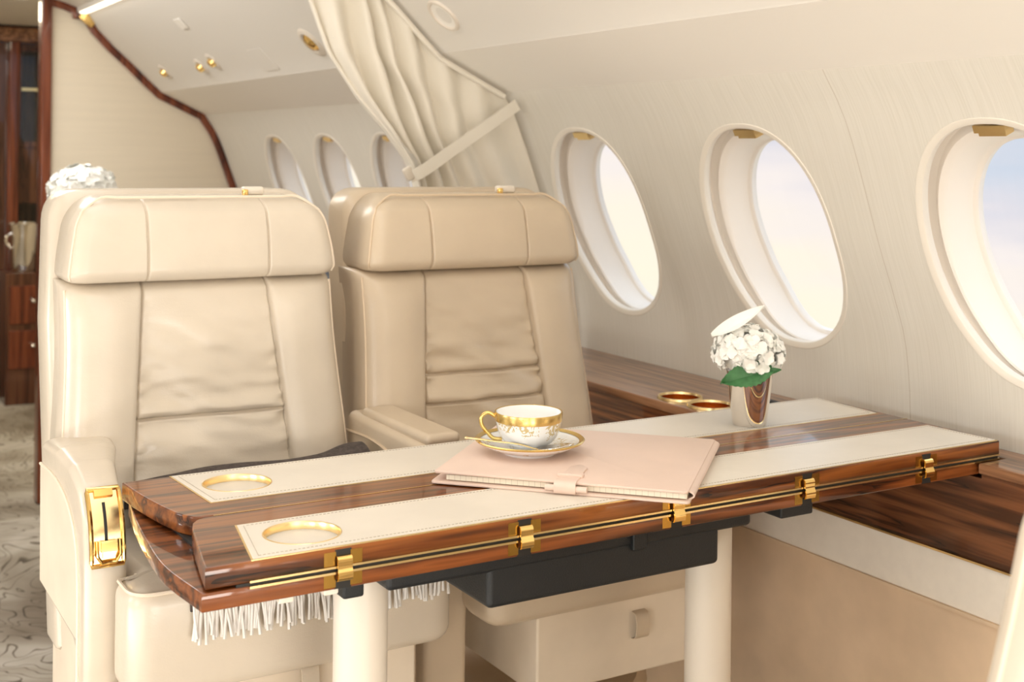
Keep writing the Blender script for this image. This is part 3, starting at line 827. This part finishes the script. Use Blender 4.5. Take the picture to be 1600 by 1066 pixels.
# ------------------------------------------------------------------ notebook
A2, B2, C2 = Vector((.699, 1.360)), Vector((.916, 1.134)), Vector((1.124, 1.331))
ex = (B2 - A2).normalized(); ey = Vector((-ex.y, ex.x)); WN, HN = (B2 - A2).length, .285
NZ = ZT + .0012
Rn = Matrix(((ex.x, ey.x, 0), (ex.y, ey.y, 0), (0, 0, 1))).to_4x4()
MN = Matrix.Translation((A2.x, A2.y, NZ)) @ Rn
nb = thing('notebook', 'blush pink leather notebook with strap, lying aslant under the teacup', 'notebook', MN.translation)
nb.rotation_euler = MN.to_euler()
ROOTLOC[nb.name] = Vector((0, 0, 0))        # parts below are given in the notebook's own frame
def cover(z0, t, warp):
    rows = []
    for j in range(21):
        v = j / 20; row = []
        for i in range(41):
            u = i / 40; x = WN * u; y = HN * v
            row.append(Vector((x, y, z0 + warp(u, v))))
        rows.append(row)
    return thick(rows, -t)
obj('back_cover', slab(round_poly([(0, 0), (WN, 0), (WN, HN), (0, HN)], .006, 4), 0, .0032, .001, lambda a, b, h: Vector((a, b, h)), 2), M['pink'], nb)
obj('pages', box(.018, WN - .004, .006, HN - .010, .0045, .0108, .0005, 1), M['pages'], nb, smooth=False, label='block of ruled cream pages')
def warp(u, v):
    e = math.exp(-(v / .10) ** 2)
    return .0035 * e * math.exp(-((u - .12) / .16) ** 2) * -1 + .0012 * e * math.sin(u * 21) * (u < .5) - .004 * sm((.05 - u) / .05)
obj('front_cover', slab(round_poly([(.003, .002), (WN - .002, .002), (WN - .002, HN - .002), (.003, HN - .002)], .006, 4), .0114, .0146, .001, lambda a, b, h: Vector((a, b, h + .0016 * math.sin(a * 60) * math.exp(-(b / .03) ** 2) * (a < .16))), 2), M['pink'], nb)
obj('spine', thick([[Vector((x, HN - .003 + .006 * math.sin(PI * k / 8), .0012 + .0124 * k / 8)) for k in range(9)] for x in (.003, WN * .5, WN - .002)], .002), M['pink'], nb)
fold = catmull([Vector((WN - .004, 0, .0140)), Vector((WN + .003, 0, .0105)), Vector((WN + .004, 0, .006)), Vector((WN - .002, 0, .002))], 4)
obj('side_fold', thick([[Vector((p.x, y, p.z)) for p in fold] for y in (.012, HN * .5, HN - .004)], .0018), M['pink'], nb)
# strap over the front edge, with keeper loop
sx = WN * .535
sp = catmull([Vector((0, .030, .0156)), Vector((0, .012, .0162)), Vector((0, .001, .0164)), Vector((0, -.0055, .0135)), Vector((0, -.0065, .0080)), Vector((0, -.0045, .0022)), Vector((0, .004, .0003))], 5)
obj('strap', thick([[Vector((sx + d, p.y, p.z)) for p in sp] for d in (-.013, 0, .013)], .002), M['pink'], nb)
tg = slab(round_poly([(sx - .010, .028), (sx + .012, .028), (sx + .012, .068), (sx + .001, .082), (sx - .010, .068)], .004, 4), .0144, .0170, .0008, lambda a, b, h: Vector((a, b, h)), 2)
obj('strap_tab', tg, M['pink'], nb)
kp = box(sx - .016, sx + .016, .022, .032, .0144, .0190, .0015)
obj('strap_keeper', kp, M['pink'], nb, wn=True)
obj('pen_loop', tube([(sx - .024, -.002, .0078), (sx + .026, -.002, .0074)], .0038, 12), M['pink'], nb)

# ------------------------------------------------------------------ teacup, saucer, spoon
def gild(o, f):
    at = o.data.attributes.new('gild', 'FLOAT', 'POINT')
    for i, v in enumerate(o.data.vertices): at.data[i].value = f(v.co)
SX, SY, SZ = .855, 1.385, NZ + .0147
sc = thing('saucer', 'white china saucer with gold rim resting on the pink notebook', 'saucer', (SX, SY, SZ))
s = obj('dish', lathe([(.0001, SZ + .003), (.030, SZ + .003), (.031, SZ), (.034, SZ), (.036, SZ + .003), (.052, SZ + .0075), (.0695, SZ + .0165), (.0705, SZ + .018), (.0695, SZ + .0188), (.052, SZ + .0105), (.036, SZ + .0062), (.026, SZ + .0055), (.025, SZ + .0062), (.0235, SZ + .0055), (.0001, SZ + .0055)], SX, SY, 72), M['china'], sc)
gild(s, lambda p: .95 if .038 < math.hypot(p.x, p.y) < .062 and p.z > .006 else .55)
obj('gold_rim', lathe([(.0640, SZ + .0168), (.0655, SZ + .0174), (.0695, SZ + .0194), (.0711, SZ + .0182), (.0698, SZ + .0164)], SX, SY, 72), M['gilding'], sc)
CZ = SZ + .0058
cupo = thing('teacup', 'white and gold porcelain teacup standing on the saucer', 'cup', (SX - .002, SY, CZ))
CX, CY = SX - .002, SY
op = catmull([Vector((.0195, CZ, 0)), Vector((.0205, CZ + .003, 0)), Vector((.030, CZ + .0085, 0)), Vector((.0385, CZ + .020, 0)), Vector((.0422, CZ + .034, 0)), Vector((.0436, CZ + .0465, 0))], 5)
ip = [(r - .0018, z + .001) for r, z in [(p.x, p.y) for p in reversed(op)] if z > CZ + .003]
cm = obj('bowl', lathe([(.0001, CZ + .001), (.017, CZ + .001)] + [(p.x, p.y) for p in op] + [(.0430, CZ + .0472)] + ip + [(.0001, CZ + .0045)], CX, CY, 72), M['china'], cupo)
def gf(p):
    r = math.hypot(p.x, p.y); out = r > .0205 + .6 * max(0, p.z - .004) ** 1 * .0
    z = p.z
    return (.62 + .42 * sm((z - .012) / .016)) if z > .010 else .5
gild(cm, gf)
nout = 72 * (2 + len(op))
for i in range(nout, len(cm.data.vertices)): cm.data.attributes['gild'].data[i].value = 0
obj('gold_band', lathe([(.0427, CZ + .0365), (.0431, CZ + .0365), (.0441, CZ + .0467), (.0436, CZ + .0482), (.0420, CZ + .0478), (.0419, CZ + .0465)], CX, CY, 72), M['gilding'], cupo)
hd_ = Vector((-.86, .51, 0))      # the handle points to the left of the viewer
hp = catmull([Vector((.0415, 0, .040)), Vector((.052, 0, .0455)), Vector((.0605, 0, .040)), Vector((.0605, 0, .030)), Vector((.053, 0, .020)), Vector((.045, 0, .0125)), Vector((.034, 0, .0115))], 6)
hpw = [Vector((CX, CY, CZ)) + hd_ * p.x + Vector((0, 0, p.z)) for p in hp]
obj('handle', tube(hpw, .0026, 10), M['gilding'], cupo)
# spoon lying across the near side of the saucer
cr = Vector((.86, -.511, 0)); cf = Vector((.511, .86, 0))
def SP(a, b, z): return Vector((SX, SY, SZ)) + cr * a + cf * b + Vector((0, 0, z))
hpth = catmull([SP(-.082, -.018, .0225), SP(-.070, -.022, .0222), SP(-.045, -.028, .0205), SP(-.015, -.034, .0185), SP(.002, -.036, .0145), SP(.012, -.035, .0120)], 6)
spn = thing('teaspoon', 'gold handled teaspoon lying on the saucer in front of the cup', 'spoon', SP(0, -.034, .012))
obj('handle', tube(hpth, [.0034, .0036] + [.0026 - .0008 * k / 27 for k in range(len(hpth) - 2)], 8, flat=.5), M['gold_soft'], spn)
rows = []
for i in range(13):
    a = i / 12; wd = .0115 * math.sin(PI * min(1, .06 + a * .94)) ** .6; row = []
    for j in range(9):
        bq = -1 + 2 * j / 8
        row.append(SP(.010 + .044 * a, -.0355 + .012 * a + bq * wd, .0135 - .0035 * math.sin(PI * a) * (1 - bq * bq) + .004 * a))
    rows.append(row)
obj('bowl', thick(rows, .0008), M['silver'], spn)

# ------------------------------------------------------------------ vase and hydrangea
VX, VY, VZ = 1.272, 1.436, ZT + .0012
vs = thing('vase', 'small polished silver tumbler vase on the far end of the table', 'vase', (VX, VY, VZ))
obj('body', lathe([(.0001, VZ), (.0245, VZ), (.0255, VZ + .0015), (.0345, VZ + .079), (.0352, VZ + .0805), (.0340, VZ + .0805), (.0330, VZ + .078), (.0245, VZ + .004), (.0001, VZ + .004)], VX, VY, 72), M['silver'], vs)

def petal_cluster(c, R, n, seed, ps=.013, squash=.8):
    rnd = random.Random(seed); parts = []
    for k in range(n):
        zf = 1 - 1.5 * (k + .5) / n; ph = k * 2.39996 + rnd.uniform(-.2, .2); rr = math.sqrt(max(0, 1 - zf * zf))
        d = Vector((rr * math.cos(ph), rr * math.sin(ph), zf * squash)).normalized()
        d = (d + Vector((rnd.uniform(-.25, .25), rnd.uniform(-.25, .25), rnd.uniform(-.15, .25)))).normalized()
        cen = Vector(c) + Vector((d.x * R, d.y * R, d.z * R * squash)) * rnd.uniform(.86, 1.04)
        q = d.to_track_quat('Z', 'Y').to_matrix().to_4x4(); roll = rnd.uniform(0, PI)
        for p in range(4):
            a = roll + p * PI / 2 + rnd.uniform(-.15, .15); S = ps * rnd.uniform(.85, 1.2); cup = rnd.uniform(.1, .45)
            rows = []
            for i in range(5):
                t = i / 4; wd = S * .62 * math.sin(PI * (.12 + .80 * t)) ** .8; row = []
                for j in range(5):
                    s = -1 + j / 2
                    lx, ly = S * t, wd * s
                    row.append(Vector((lx, ly, S * (cup * (t ** 1.5) * .6 - .18 * s * s * t * -1 - .25 * t ** 3))))
                rows.append(row)
            m = Matrix.Translation(cen) @ q @ Matrix.Rotation(a, 4, 'Z') @ Matrix.Rotation(rnd.uniform(-.35, .1), 4, 'Y')
            parts.append(xf(grid(rows), m))
    core = lathe([(R * .80 * math.sin(PI * k / 12) + 1e-4, R * .78 * squash * math.cos(PI * k / 12)) for k in range(13)], 0, 0, 20)
    parts.append(xf(core, Matrix.Translation(Vector(c))))
    return join(*parts)
HC = (VX - .004, VY, VZ + .106)
hy = thing('hydrangea', 'white hydrangea head with a green leaf in the silver vase on the table', 'flower', (VX, VY, VZ + .01))
fh = obj('flower_head', petal_cluster(HC, .051, 190, 3, .0098), M['white_flower'], hy, angle=0)
def leafm(base, dirv, nrm, Ln, wd, serr=0.0, curl=.2, n=18):
    dirv = Vector(dirv).normalized(); nrm = Vector(nrm).normalized(); side = dirv.cross(nrm).normalized(); rows = []
    for i in range(n + 1):
        t = i / n; w = wd * math.sin(PI * min(1, .04 + .96 * t)) ** .75 * (1 - .25 * t)
        if serr: w *= 1 + serr * (1 if i % 2 else -1)
        row = []
        for j in range(7):
            s = -1 + j / 3
            row.append(Vector(base) + dirv * (Ln * t) + side * (w * s) + nrm * (Ln * (-curl * t * t + .10 * abs(s))))
        rows.append(row)
    return thick(rows, .0006)
to_cam = Vector((-.66, -.75, 0))
def VP(a, b, z): return Vector((VX, VY, VZ + z)) + Vector((.86, -.511, 0)) * a - Vector((.511, .86, 0)) * b   # b: towards the viewer's side
def VD(a, b, z): return Vector((.86, -.511, 0)) * a - Vector((.511, .86, 0)) * b + Vector((0, 0, z))
obj('leaf', leafm(VP(.024, .043, .0875), VD(-.96, .10, -.20), VD(.0, .80, .55), .078, .022, .05, .12, 22), M['leafgreen'], hy)
obj('leaf', leafm(VP(.008, .045, .084), VD(.95, -.05, .15), VD(0, .8, .6), .030, .006, .05, .05), M['leafgreen'], hy)
obj('orchid_petal', leafm(VP(-.060, .018, .131), VD(.86, -.05, .42), VD(-.22, .75, .6), .088, .0125, 0, -.12), M['white_flower'], hy, label='broad loose white petal on top')
obj('stem', tube([(VX, VY, VZ + .006), (VX, VY, VZ + .08)], .004, 8), M['leafgreen'], hy)

# ------------------------------------------------------------------ curtain
CYP = 2.335
cu = thing('curtain', 'cream curtain gathered against the cabin wall between the windows', 'curtain', (1.3, CYP, .4))
topc = [Vector((x, z)) for x, z in [(.82, 1.712), (.88, 1.70), (.93, 1.685), (.962, 1.655), (.99, 1.615), (1.045, 1.557), (1.11, 1.50), (1.165, 1.447), (1.21, 1.405), (1.29, 1.366), (1.366, 1.330)]]
Lb = [(0, .82, 1.712), (.15, .924, 1.505), (.25, .967, 1.40), (.36, 1.028, 1.315), (.46, 1.086, 1.250), (.55, 1.140, 1.178), (.62, 1.155, 1.13), (.72, 1.158, 1.04), (1, 1.17, .79)]
Rb = [(0, 1.366, 1.330), (.2, 1.385, 1.30), (.55, 1.425, 1.215), (.72, 1.468, 1.10), (.85, 1.505, .98), (1, 1.545, .80)]
def seq(tab, v):
    for a, b in zip(tab, tab[1:]):
        if v <= b[0]:
            f = (v - a[0]) / (b[0] - a[0]); return Vector((a[1] + (b[1] - a[1]) * f, a[2] + (b[2] - a[2]) * f))
    return Vector(tab[-1][1:])
_tl = [0]
for a, b in zip(topc, topc[1:]): _tl.append(_tl[-1] + (b - a).length)
def topp(u):
    s = u * _tl[-1]
    for i in range(len(topc) - 1):
        if s <= _tl[i + 1] + 1e-9: return topc[i].lerp(topc[i + 1], (s - _tl[i]) / (_tl[i + 1] - _tl[i]))
    return topc[-1]
Bl, Br = Vector((1.17, .79)), Vector((1.545, .80))
rows = []
NV, NU = 70, 150
for j in range(NV + 1):
    v = j / NV; Lp, Rp = seq(Lb, v), seq(Rb, v); row = []
    g = math.exp(-((v - .56) / .17) ** 2)
    for i in range(NU + 1):
        u0 = i / NU; u = u0 ** (1 + 1.1 * g + .35 * sm(v / .3))
        T, B = topp(u), Bl.lerp(Br, u)
        S = T * (1 - v) + B * v + Lp * (1 - u) + Rp * u - (topc[0] * (1 - u) * (1 - v) + topc[-1] * u * (1 - v) + Bl * (1 - u) * v + Br * u * v)
        amp = (.012 + .010 * math.sin(PI * min(1, v * 1.3)) ** 2) * (.35 + .65 * sm((1 - u0) * 1.5)) * sm(v / .05 + .35)
        ph = u0 * 2 * PI * 6.5 + 1.5 * noise.noise(Vector((u0 * 3, v * 1.5, 4)))
        dy = amp * math.sin(ph) + .006 * noise.noise(Vector((u0 * 14, v * 3, 1))) - .02 * g * (1 - u0) ** 2
        row.append(Vector((S.x, CYP + dy, S.y)))
    rows.append(row)
obj('cloth', thick(rows, .003), M['curtain'], cu, angle=0)
obj('header_cord', tube([Vector((p.x - .004, CYP - .012, p.y - .006)) for p in topc], .006, 8), M['curtain'], cu)
hem = [Vector((r[0].x, r[0].y - .002, r[0].z)) for r in rows[:42]]
obj('hem', tube(hem, .0055, 8, flat=.8), M['curtain'], cu)
ta = catmull([Vector((1.372, 2.288, 1.306)), Vector((1.30, 2.282, 1.262)), Vector((1.22, 2.280, 1.212)), Vector((1.150, 2.284, 1.166)), Vector((1.128, 2.300, 1.153))], 5)
td = Vector((-.52, 0, .85))
obj('tie_strap', thick([[p + td * d for p in ta] for d in (-.0125, 0, .0125)], .003), M['curtain'], cu, label='cream tie-back strap crossing the curtain')
obj('tie_end', xf(box(-.010, .010, -.006, .006, -.014, .014, .004), Matrix.Translation((1.124, 2.296, 1.160)) @ Matrix.Rotation(math.radians(-30), 4, 'Y')), M['cream_paint'], cu)
# slim frame that carries the curtain along the wall
fr_pts = [wallpt(2.375, t, -.004) for t in [-.30 + .61 * k / 20 for k in range(21)]]
struct('trim_7', tube(fr_pts, .010, 8), M['cream_paint'])

# ------------------------------------------------------------------ ceiling fittings
nrm45 = Vector((-.69, 0, -.72)).normalized()
def on_ceiling(x, y, z): 
    q = nrm45.to_track_quat('Z', 'Y').to_matrix().to_4x4()
    return Matrix.Translation((x, y, z)) @ q
def fitting(name, label, cat, p, parts, group=None):
    t = thing(name, label, cat, p, group); m = on_ceiling(*p)
    for nm, vf, mt in parts: obj(nm, xf(vf, m), mt, t)
    return t
fitting('ceiling_speaker', 'round cream recessed disc in the sloping ceiling before the curtain', 'ceiling fitting', (1.149, 2.199, 1.473),
        [('rim', lathe([(.030, .001), (.033, .005), (.038, .005), (.041, 0)], 0, 0, 40), M['cream_paint']), ('grille', lathe([(.031, .002), (.020, .0005), (.0001, .0002)], 0, 0, 40), M['panel'])])
fitting('downlight', 'round gold-centred downlight beside the curtain top', 'ceiling light', (1.152, 2.90, 1.470),
        [('rim', lathe([(.026, .002), (.032, .006), (.042, .004), (.046, 0)], 0, 0, 40), M['cream_paint']), ('eyeball', lathe([(.026, .002), (.018, .010), (.0001, .012)], 0, 0, 40), M['gold'])])
for (x, y, z, lb) in ((1.156, 4.217, 1.466, 'small gold reading light nearest the wood-edged partition'), (1.160, 3.824, 1.462, 'small gold air nozzle beside the twin reading light'), (1.153, 3.685, 1.469, 'bright gold reading light on the ceiling panel between the seats')):
    fitting('reading_light', lb, 'reading light', (x, y, z), [('bezel', lathe([(.016, .001), (.02, .004), (.030, .003), (.033, 0)], 0, 0, 32), M['cream_paint']), ('nozzle', lathe([(.016, .001), (.013, .014), (.006, .016), (.0001, .010)], 0, 0, 32), M['gold'])], 'reading lights on the ceiling panel')
fitting('hatch_cover', 'small flat hatch cover on the ceiling near the gold lights', 'hatch', (1.171, 3.30, 1.453), [('plate', box(-.055, .055, -.04, .04, 0, .002, .001, 1), M['ceiling'])])
fitting('ceiling_sensor', 'small pale square sensor high on the aft cabin ceiling', 'sensor', (1.041, 3.632, 1.571), [('plate', box(-.03, .03, -.02, .02, 0, .004, .002, 1), M['panel'])])

# ------------------------------------------------------------------ aft cabin
dv = thing('divan', 'cream divan along the wall in the cabin behind the seats', 'sofa', (1.2, 3.4, 0))
obj('base', box(.98, 1.34, 2.62, 4.35, .0, .32, .01), M['armside'], dv, wn=True)
obj('seat_cushion', box(.96, 1.36, 2.60, 4.37, .32, .47, .04, 5), M['leather'], dv, wn=True)
obj('backrest', box(1.22, 1.335, 2.60, 4.37, .47, .90, .04, 5), M['leather'], dv, wn=True)
def pillow(c, w, h, d, rot):
    rows = []
    for i in range(17):
        row = []
        for j in range(16): 
            a = 2 * PI * j / 16; t = PI * i / 16
            sx_ = math.sin(t); px = math.copysign(abs(sx_ * math.cos(a)) ** .7, math.cos(a)); pz = math.copysign(abs(sx_ * math.sin(a)) ** .7, math.sin(a))
            row.append(Vector((px * w / 2, math.cos(t) * d / 2 * (1 - .5 * max(abs(px), abs(pz)) ** 3), pz * h / 2)))
        rows.append(row)
    return xf(loft(rows), Matrix.Translation(c) @ rot)
single('cushion', pillow((1.115, 2.70, .735), .40, .50, .12, Matrix.Rotation(math.radians(80), 4, 'Z') @ Matrix.Rotation(math.radians(-12), 4, 'X')), M['pillow'], 'blue-grey cushion on the divan seen between the two seats', 'cushion', (1.115, 2.70, .49))
ct = thing('side_cabinet', 'low wood cabinet behind the aisle seat carrying white flowers', 'cabinet', (.765, 3.42, 0))
obj('body', box(.70, .83, 3.22, 3.62, 0, .90, .005), M['wood_z'], ct, wn=True)
obj('top', box(.69, .84, 3.21, 3.63, .90, .92, .004), M['wood_top'], ct, wn=True)
vb = thing('vase', 'silver vase hidden behind the aisle seat under white flowers', 'vase', (.722, 3.40, .92))
obj('body', lathe([(.0001, .92), (.035, .92), (.05, 1.03), (.047, 1.03), (.033, .924), (.0001, .924)], .722, 3.40, 40), M['silver'], vb)
h2 = copy_tree(hy); h2.location = (.708, 3.36, .955); h2.scale = (1.62, 1.62, 1.5); h2.rotation_euler = (0, 0, 2.1)
h2['label'] = 'blurred white hydrangea bunch behind the headrest of the aisle seat'
for chd in list(h2.children):
    if chd.name.startswith('orchid'): bpy.data.objects.remove(chd)

gc = thing('galley_cabinet', 'dark wood galley cabinet beyond the aisle at the far left', 'cabinet', (1.1, 6.6, 0))
obj('carcass', join(box(.60, 1.02, 6.50, 6.98, 0, 1.72), box(1.02, 1.48, 6.93, 6.98, 0, 1.72), box(1.02, 1.48, 6.52, 6.93, 1.70, 1.72), box(1.02, 1.48, 6.52, 6.93, .94, 1.22), box(1.02, 1.48, 6.52, 6.93, .0, .62), box(1.44, 1.48, 6.52, 6.93, .62, 1.70)), M['wood_dk'], gc, smooth=False)
obj('post', box(1.015, 1.068, 6.44, 6.52, 0, 1.74, .012), M['wood_z'], gc, wn=True, label='dark polished upright')
obj('crown_rail', box(.60, 1.50, 6.42, 6.52, 1.72, 1.79, .01), M['wood_top'], gc, wn=True)
dr = obj('glass_door', join(box(1.07, 1.40, 6.505, 6.52, 1.215, 1.24), box(1.07, 1.40, 6.505, 6.52, 1.68, 1.70), box(1.07, 1.085, 6.505, 6.52, 1.24, 1.68)), M['wood_dk'], gc, smooth=False)
obj('pane', box(1.085, 1.40, 6.511, 6.514, 1.24, 1.68), M['glass'], dr, smooth=False)
obj('shelf', box(1.07, 1.44, 6.56, 6.92, 1.49, 1.505), M['gold_soft'], gc, smooth=False)
obj('counter', box(.985, 1.44, 6.27, 6.52, 0, .62, .004), M['wood_dk'], gc, wn=True)
for z in (.46, .25):
    d_ = obj('drawer', box(1.0, 1.42, 6.262, 6.275, z - .08, z + .10, .004), M['wood_z'], gc, wn=True)
    obj('knob', lathe([(.0001, z + .02), (.012, z + .024), (.014, z + .032), (.008, z + .04), (.0001, z + .042)], 1.105, 6.24, 16), M['chrome'], d_)
ib = thing('ice_bucket', 'silver ice bucket on the galley counter at the far left', 'bucket', (1.08, 6.38, .62))
obj('body', lathe([(.0001, .62), (.052, .62), (.056, .63), (.064, .80), (.072, .845), (.068, .85), (.052, .63), (.0001, .628)], 1.08, 6.38, 40), M['chrome'], ib)
obj('handle', tube(catmull([Vector((1.016, 6.36, .80)), Vector((1.0, 6.35, .79)), Vector((.996, 6.345, .76)), Vector((1.02, 6.355, .73))], 4), .006, 8), M['chrome'], ib)
dl = thing('aisle_downlight', 'round bright ceiling downlight above the galley aisle', 'ceiling light', (.83, 5.15, 1.80))
obj('rim', lathe([(.045, 1.7985), (.05, 1.795), (.06, 1.796), (.063, 1.80)], .86, 5.25, 32), M['cream_paint'], dl)
obj('lens', lathe([(.046, 1.798), (.0001, 1.797)], .86, 5.25, 32), M['lamp'], dl)

# ------------------------------------------------------------------ light
def area(name, loc, rot, sx_, sy_, power, col=(1, .95, .88)):
    l = bpy.data.lights.new(name, 'AREA'); l.shape = 'RECTANGLE'; l.size = sx_; l.size_y = sy_; l.energy = power; l.color = col
    o = bpy.data.objects.new(name, l); COL.objects.link(o); o.location = loc; o.rotation_euler = rot
    return o
area('ceiling_wash_light', (.4, .6, 1.77), (0, 0, 0), .75, 4.2, 19, (1, .975, .945))
area('aft_ceiling_light', (.4, 3.6, 1.77), (0, 0, 0), .75, 1.6, 27, (1, .97, .935))
area('aisle_light', (.5, 5.6, 1.78), (0, 0, 0), .8, .8, 16, (1, .88, .66))
# fill lamps added at the solid left wall, standing in for unseen windows
for y in (-.6, .3, 1.2, 2.1):
    area('side_fill_light', (-.69, y, 1.06), (0, math.radians(-80), 0), .36, .34, 4.6, (.98, .985, 1))
# fill lamps added low down to brighten under the table; no such fittings
area('low_side_fill_light', (-.74, .5, .28), (0, math.radians(-95), 0), .22, 3.4, 22, (1, .95, .88))
area('low_fore_fill_light', (.55, -1.5, .28), (math.radians(95), 0, 0), 1.4, .25, 20, (1, .95, .88))  # second added low fill, behind the camera
# fill lamp added behind the camera for the lower surfaces; no door is modelled
area('fore_fill_light', (.3, -1.52, .85), (math.radians(90), 0, 0), 1.3, 1.3, 15, (1, .985, .965))

# sky: pastel dawn, bluer forward, warm towards the horizon
w = bpy.data.worlds.new('dawn_sky'); scn.world = w; w.use_nodes = True
nt = w.node_tree; nt.nodes.clear()
out = nt.nodes.new('ShaderNodeOutputWorld'); bg = nt.nodes.new('ShaderNodeBackground'); nt.links.new(bg.outputs[0], out.inputs[0])
tc = nt.nodes.new('ShaderNodeTexCoord'); sx_ = nt.nodes.new('ShaderNodeSeparateXYZ'); nt.links.new(tc.outputs['Generated'], sx_.inputs[0])
mp = nt.nodes.new('ShaderNodeMapping'); mp.inputs['Scale'].default_value = (5, 5, 26); nt.links.new(tc.outputs['Generated'], mp.inputs[0])
nz = nt.nodes.new('ShaderNodeTexNoise'); nz.inputs['Scale'].default_value = 1.3; nz.inputs['Detail'].default_value = 4; nt.links.new(mp.outputs[0], nz.inputs['Vector'])
# height + a little cloud waviness + forward drift
ma = nt.nodes.new('ShaderNodeMath'); ma.operation = 'MULTIPLY_ADD'; ma.inputs[1].default_value = .10; nt.links.new(nz.outputs['Fac'], ma.inputs[0]); nt.links.new(sx_.outputs['Z'], ma.inputs[2])
mb = nt.nodes.new('ShaderNodeMath'); mb.operation = 'MULTIPLY_ADD'; mb.inputs[1].default_value = -.41; nt.links.new(sx_.outputs['Y'], mb.inputs[0]); nt.links.new(ma.outputs[0], mb.inputs[2])
mc = nt.nodes.new('ShaderNodeMath'); mc.operation = 'MULTIPLY_ADD'; mc.inputs[1].default_value = 3.57; mc.inputs[2].default_value = 1.36; nt.links.new(mb.outputs[0], mc.inputs[0])
col = _ramp(nt, mc.outputs[0], [(.0, (1.0, .92, .74)), (.2, (1.0, .90, .76)), (.38, (.93, .85, .82)), (.5, (.77, .74, .79)), (.72, (.56, .66, .79)), (1.0, (.66, .73, .82))])
nt.links.new(col, bg.inputs['Color'])
mr = nt.nodes.new('ShaderNodeMapRange'); mr.interpolation_type = 'SMOOTHSTEP'
mr.inputs['From Min'].default_value = .08; mr.inputs['From Max'].default_value = .5; mr.inputs['To Min'].default_value = 1.02; mr.inputs['To Max'].default_value = 2.1
nt.links.new(sx_.outputs['Z'], mr.inputs['Value']); nt.links.new(mr.outputs['Result'], bg.inputs['Strength'])

# ------------------------------------------------------------------ camera and view
F, PPX, PPY, ROLL, YAW = 1970.0, 800.0, 242.0, math.radians(.6), math.atan(1172 / 1970)
fw = Vector((math.sin(YAW), math.cos(YAW), 0)); rt = Vector((math.cos(YAW), -math.sin(YAW), 0)); up = Vector((0, 0, 1))
Xc = rt * math.cos(ROLL) + up * math.sin(ROLL); Yc = up * math.cos(ROLL) - rt * math.sin(ROLL)
cam = bpy.data.cameras.new('camera'); co = bpy.data.objects.new('camera', cam); COL.objects.link(co)
mw = Matrix((Xc, Yc, -fw)).transposed().to_4x4(); mw.translation = (0, 0, 1.20); co.matrix_world = mw
cam.sensor_width = 36; cam.lens = F / 1600 * 36; cam.shift_y = -(533 - PPY) / 1600; cam.clip_start = .02
cam.dof.use_dof = True; cam.dof.focus_distance = 1.55; cam.dof.aperture_fstop = 7.5
scn.camera = co
vs_ = scn.view_settings; vs_.view_transform = 'Standard'; vs_.look = 'None'; vs_.gamma = 1.0; vs_.exposure = 0.08; vs_.use_curve_mapping = False
scn.cycles.max_bounces = 10; scn.cycles.diffuse_bounces = 6
scn.cycles.caustics_reflective = False; scn.cycles.caustics_refractive = False
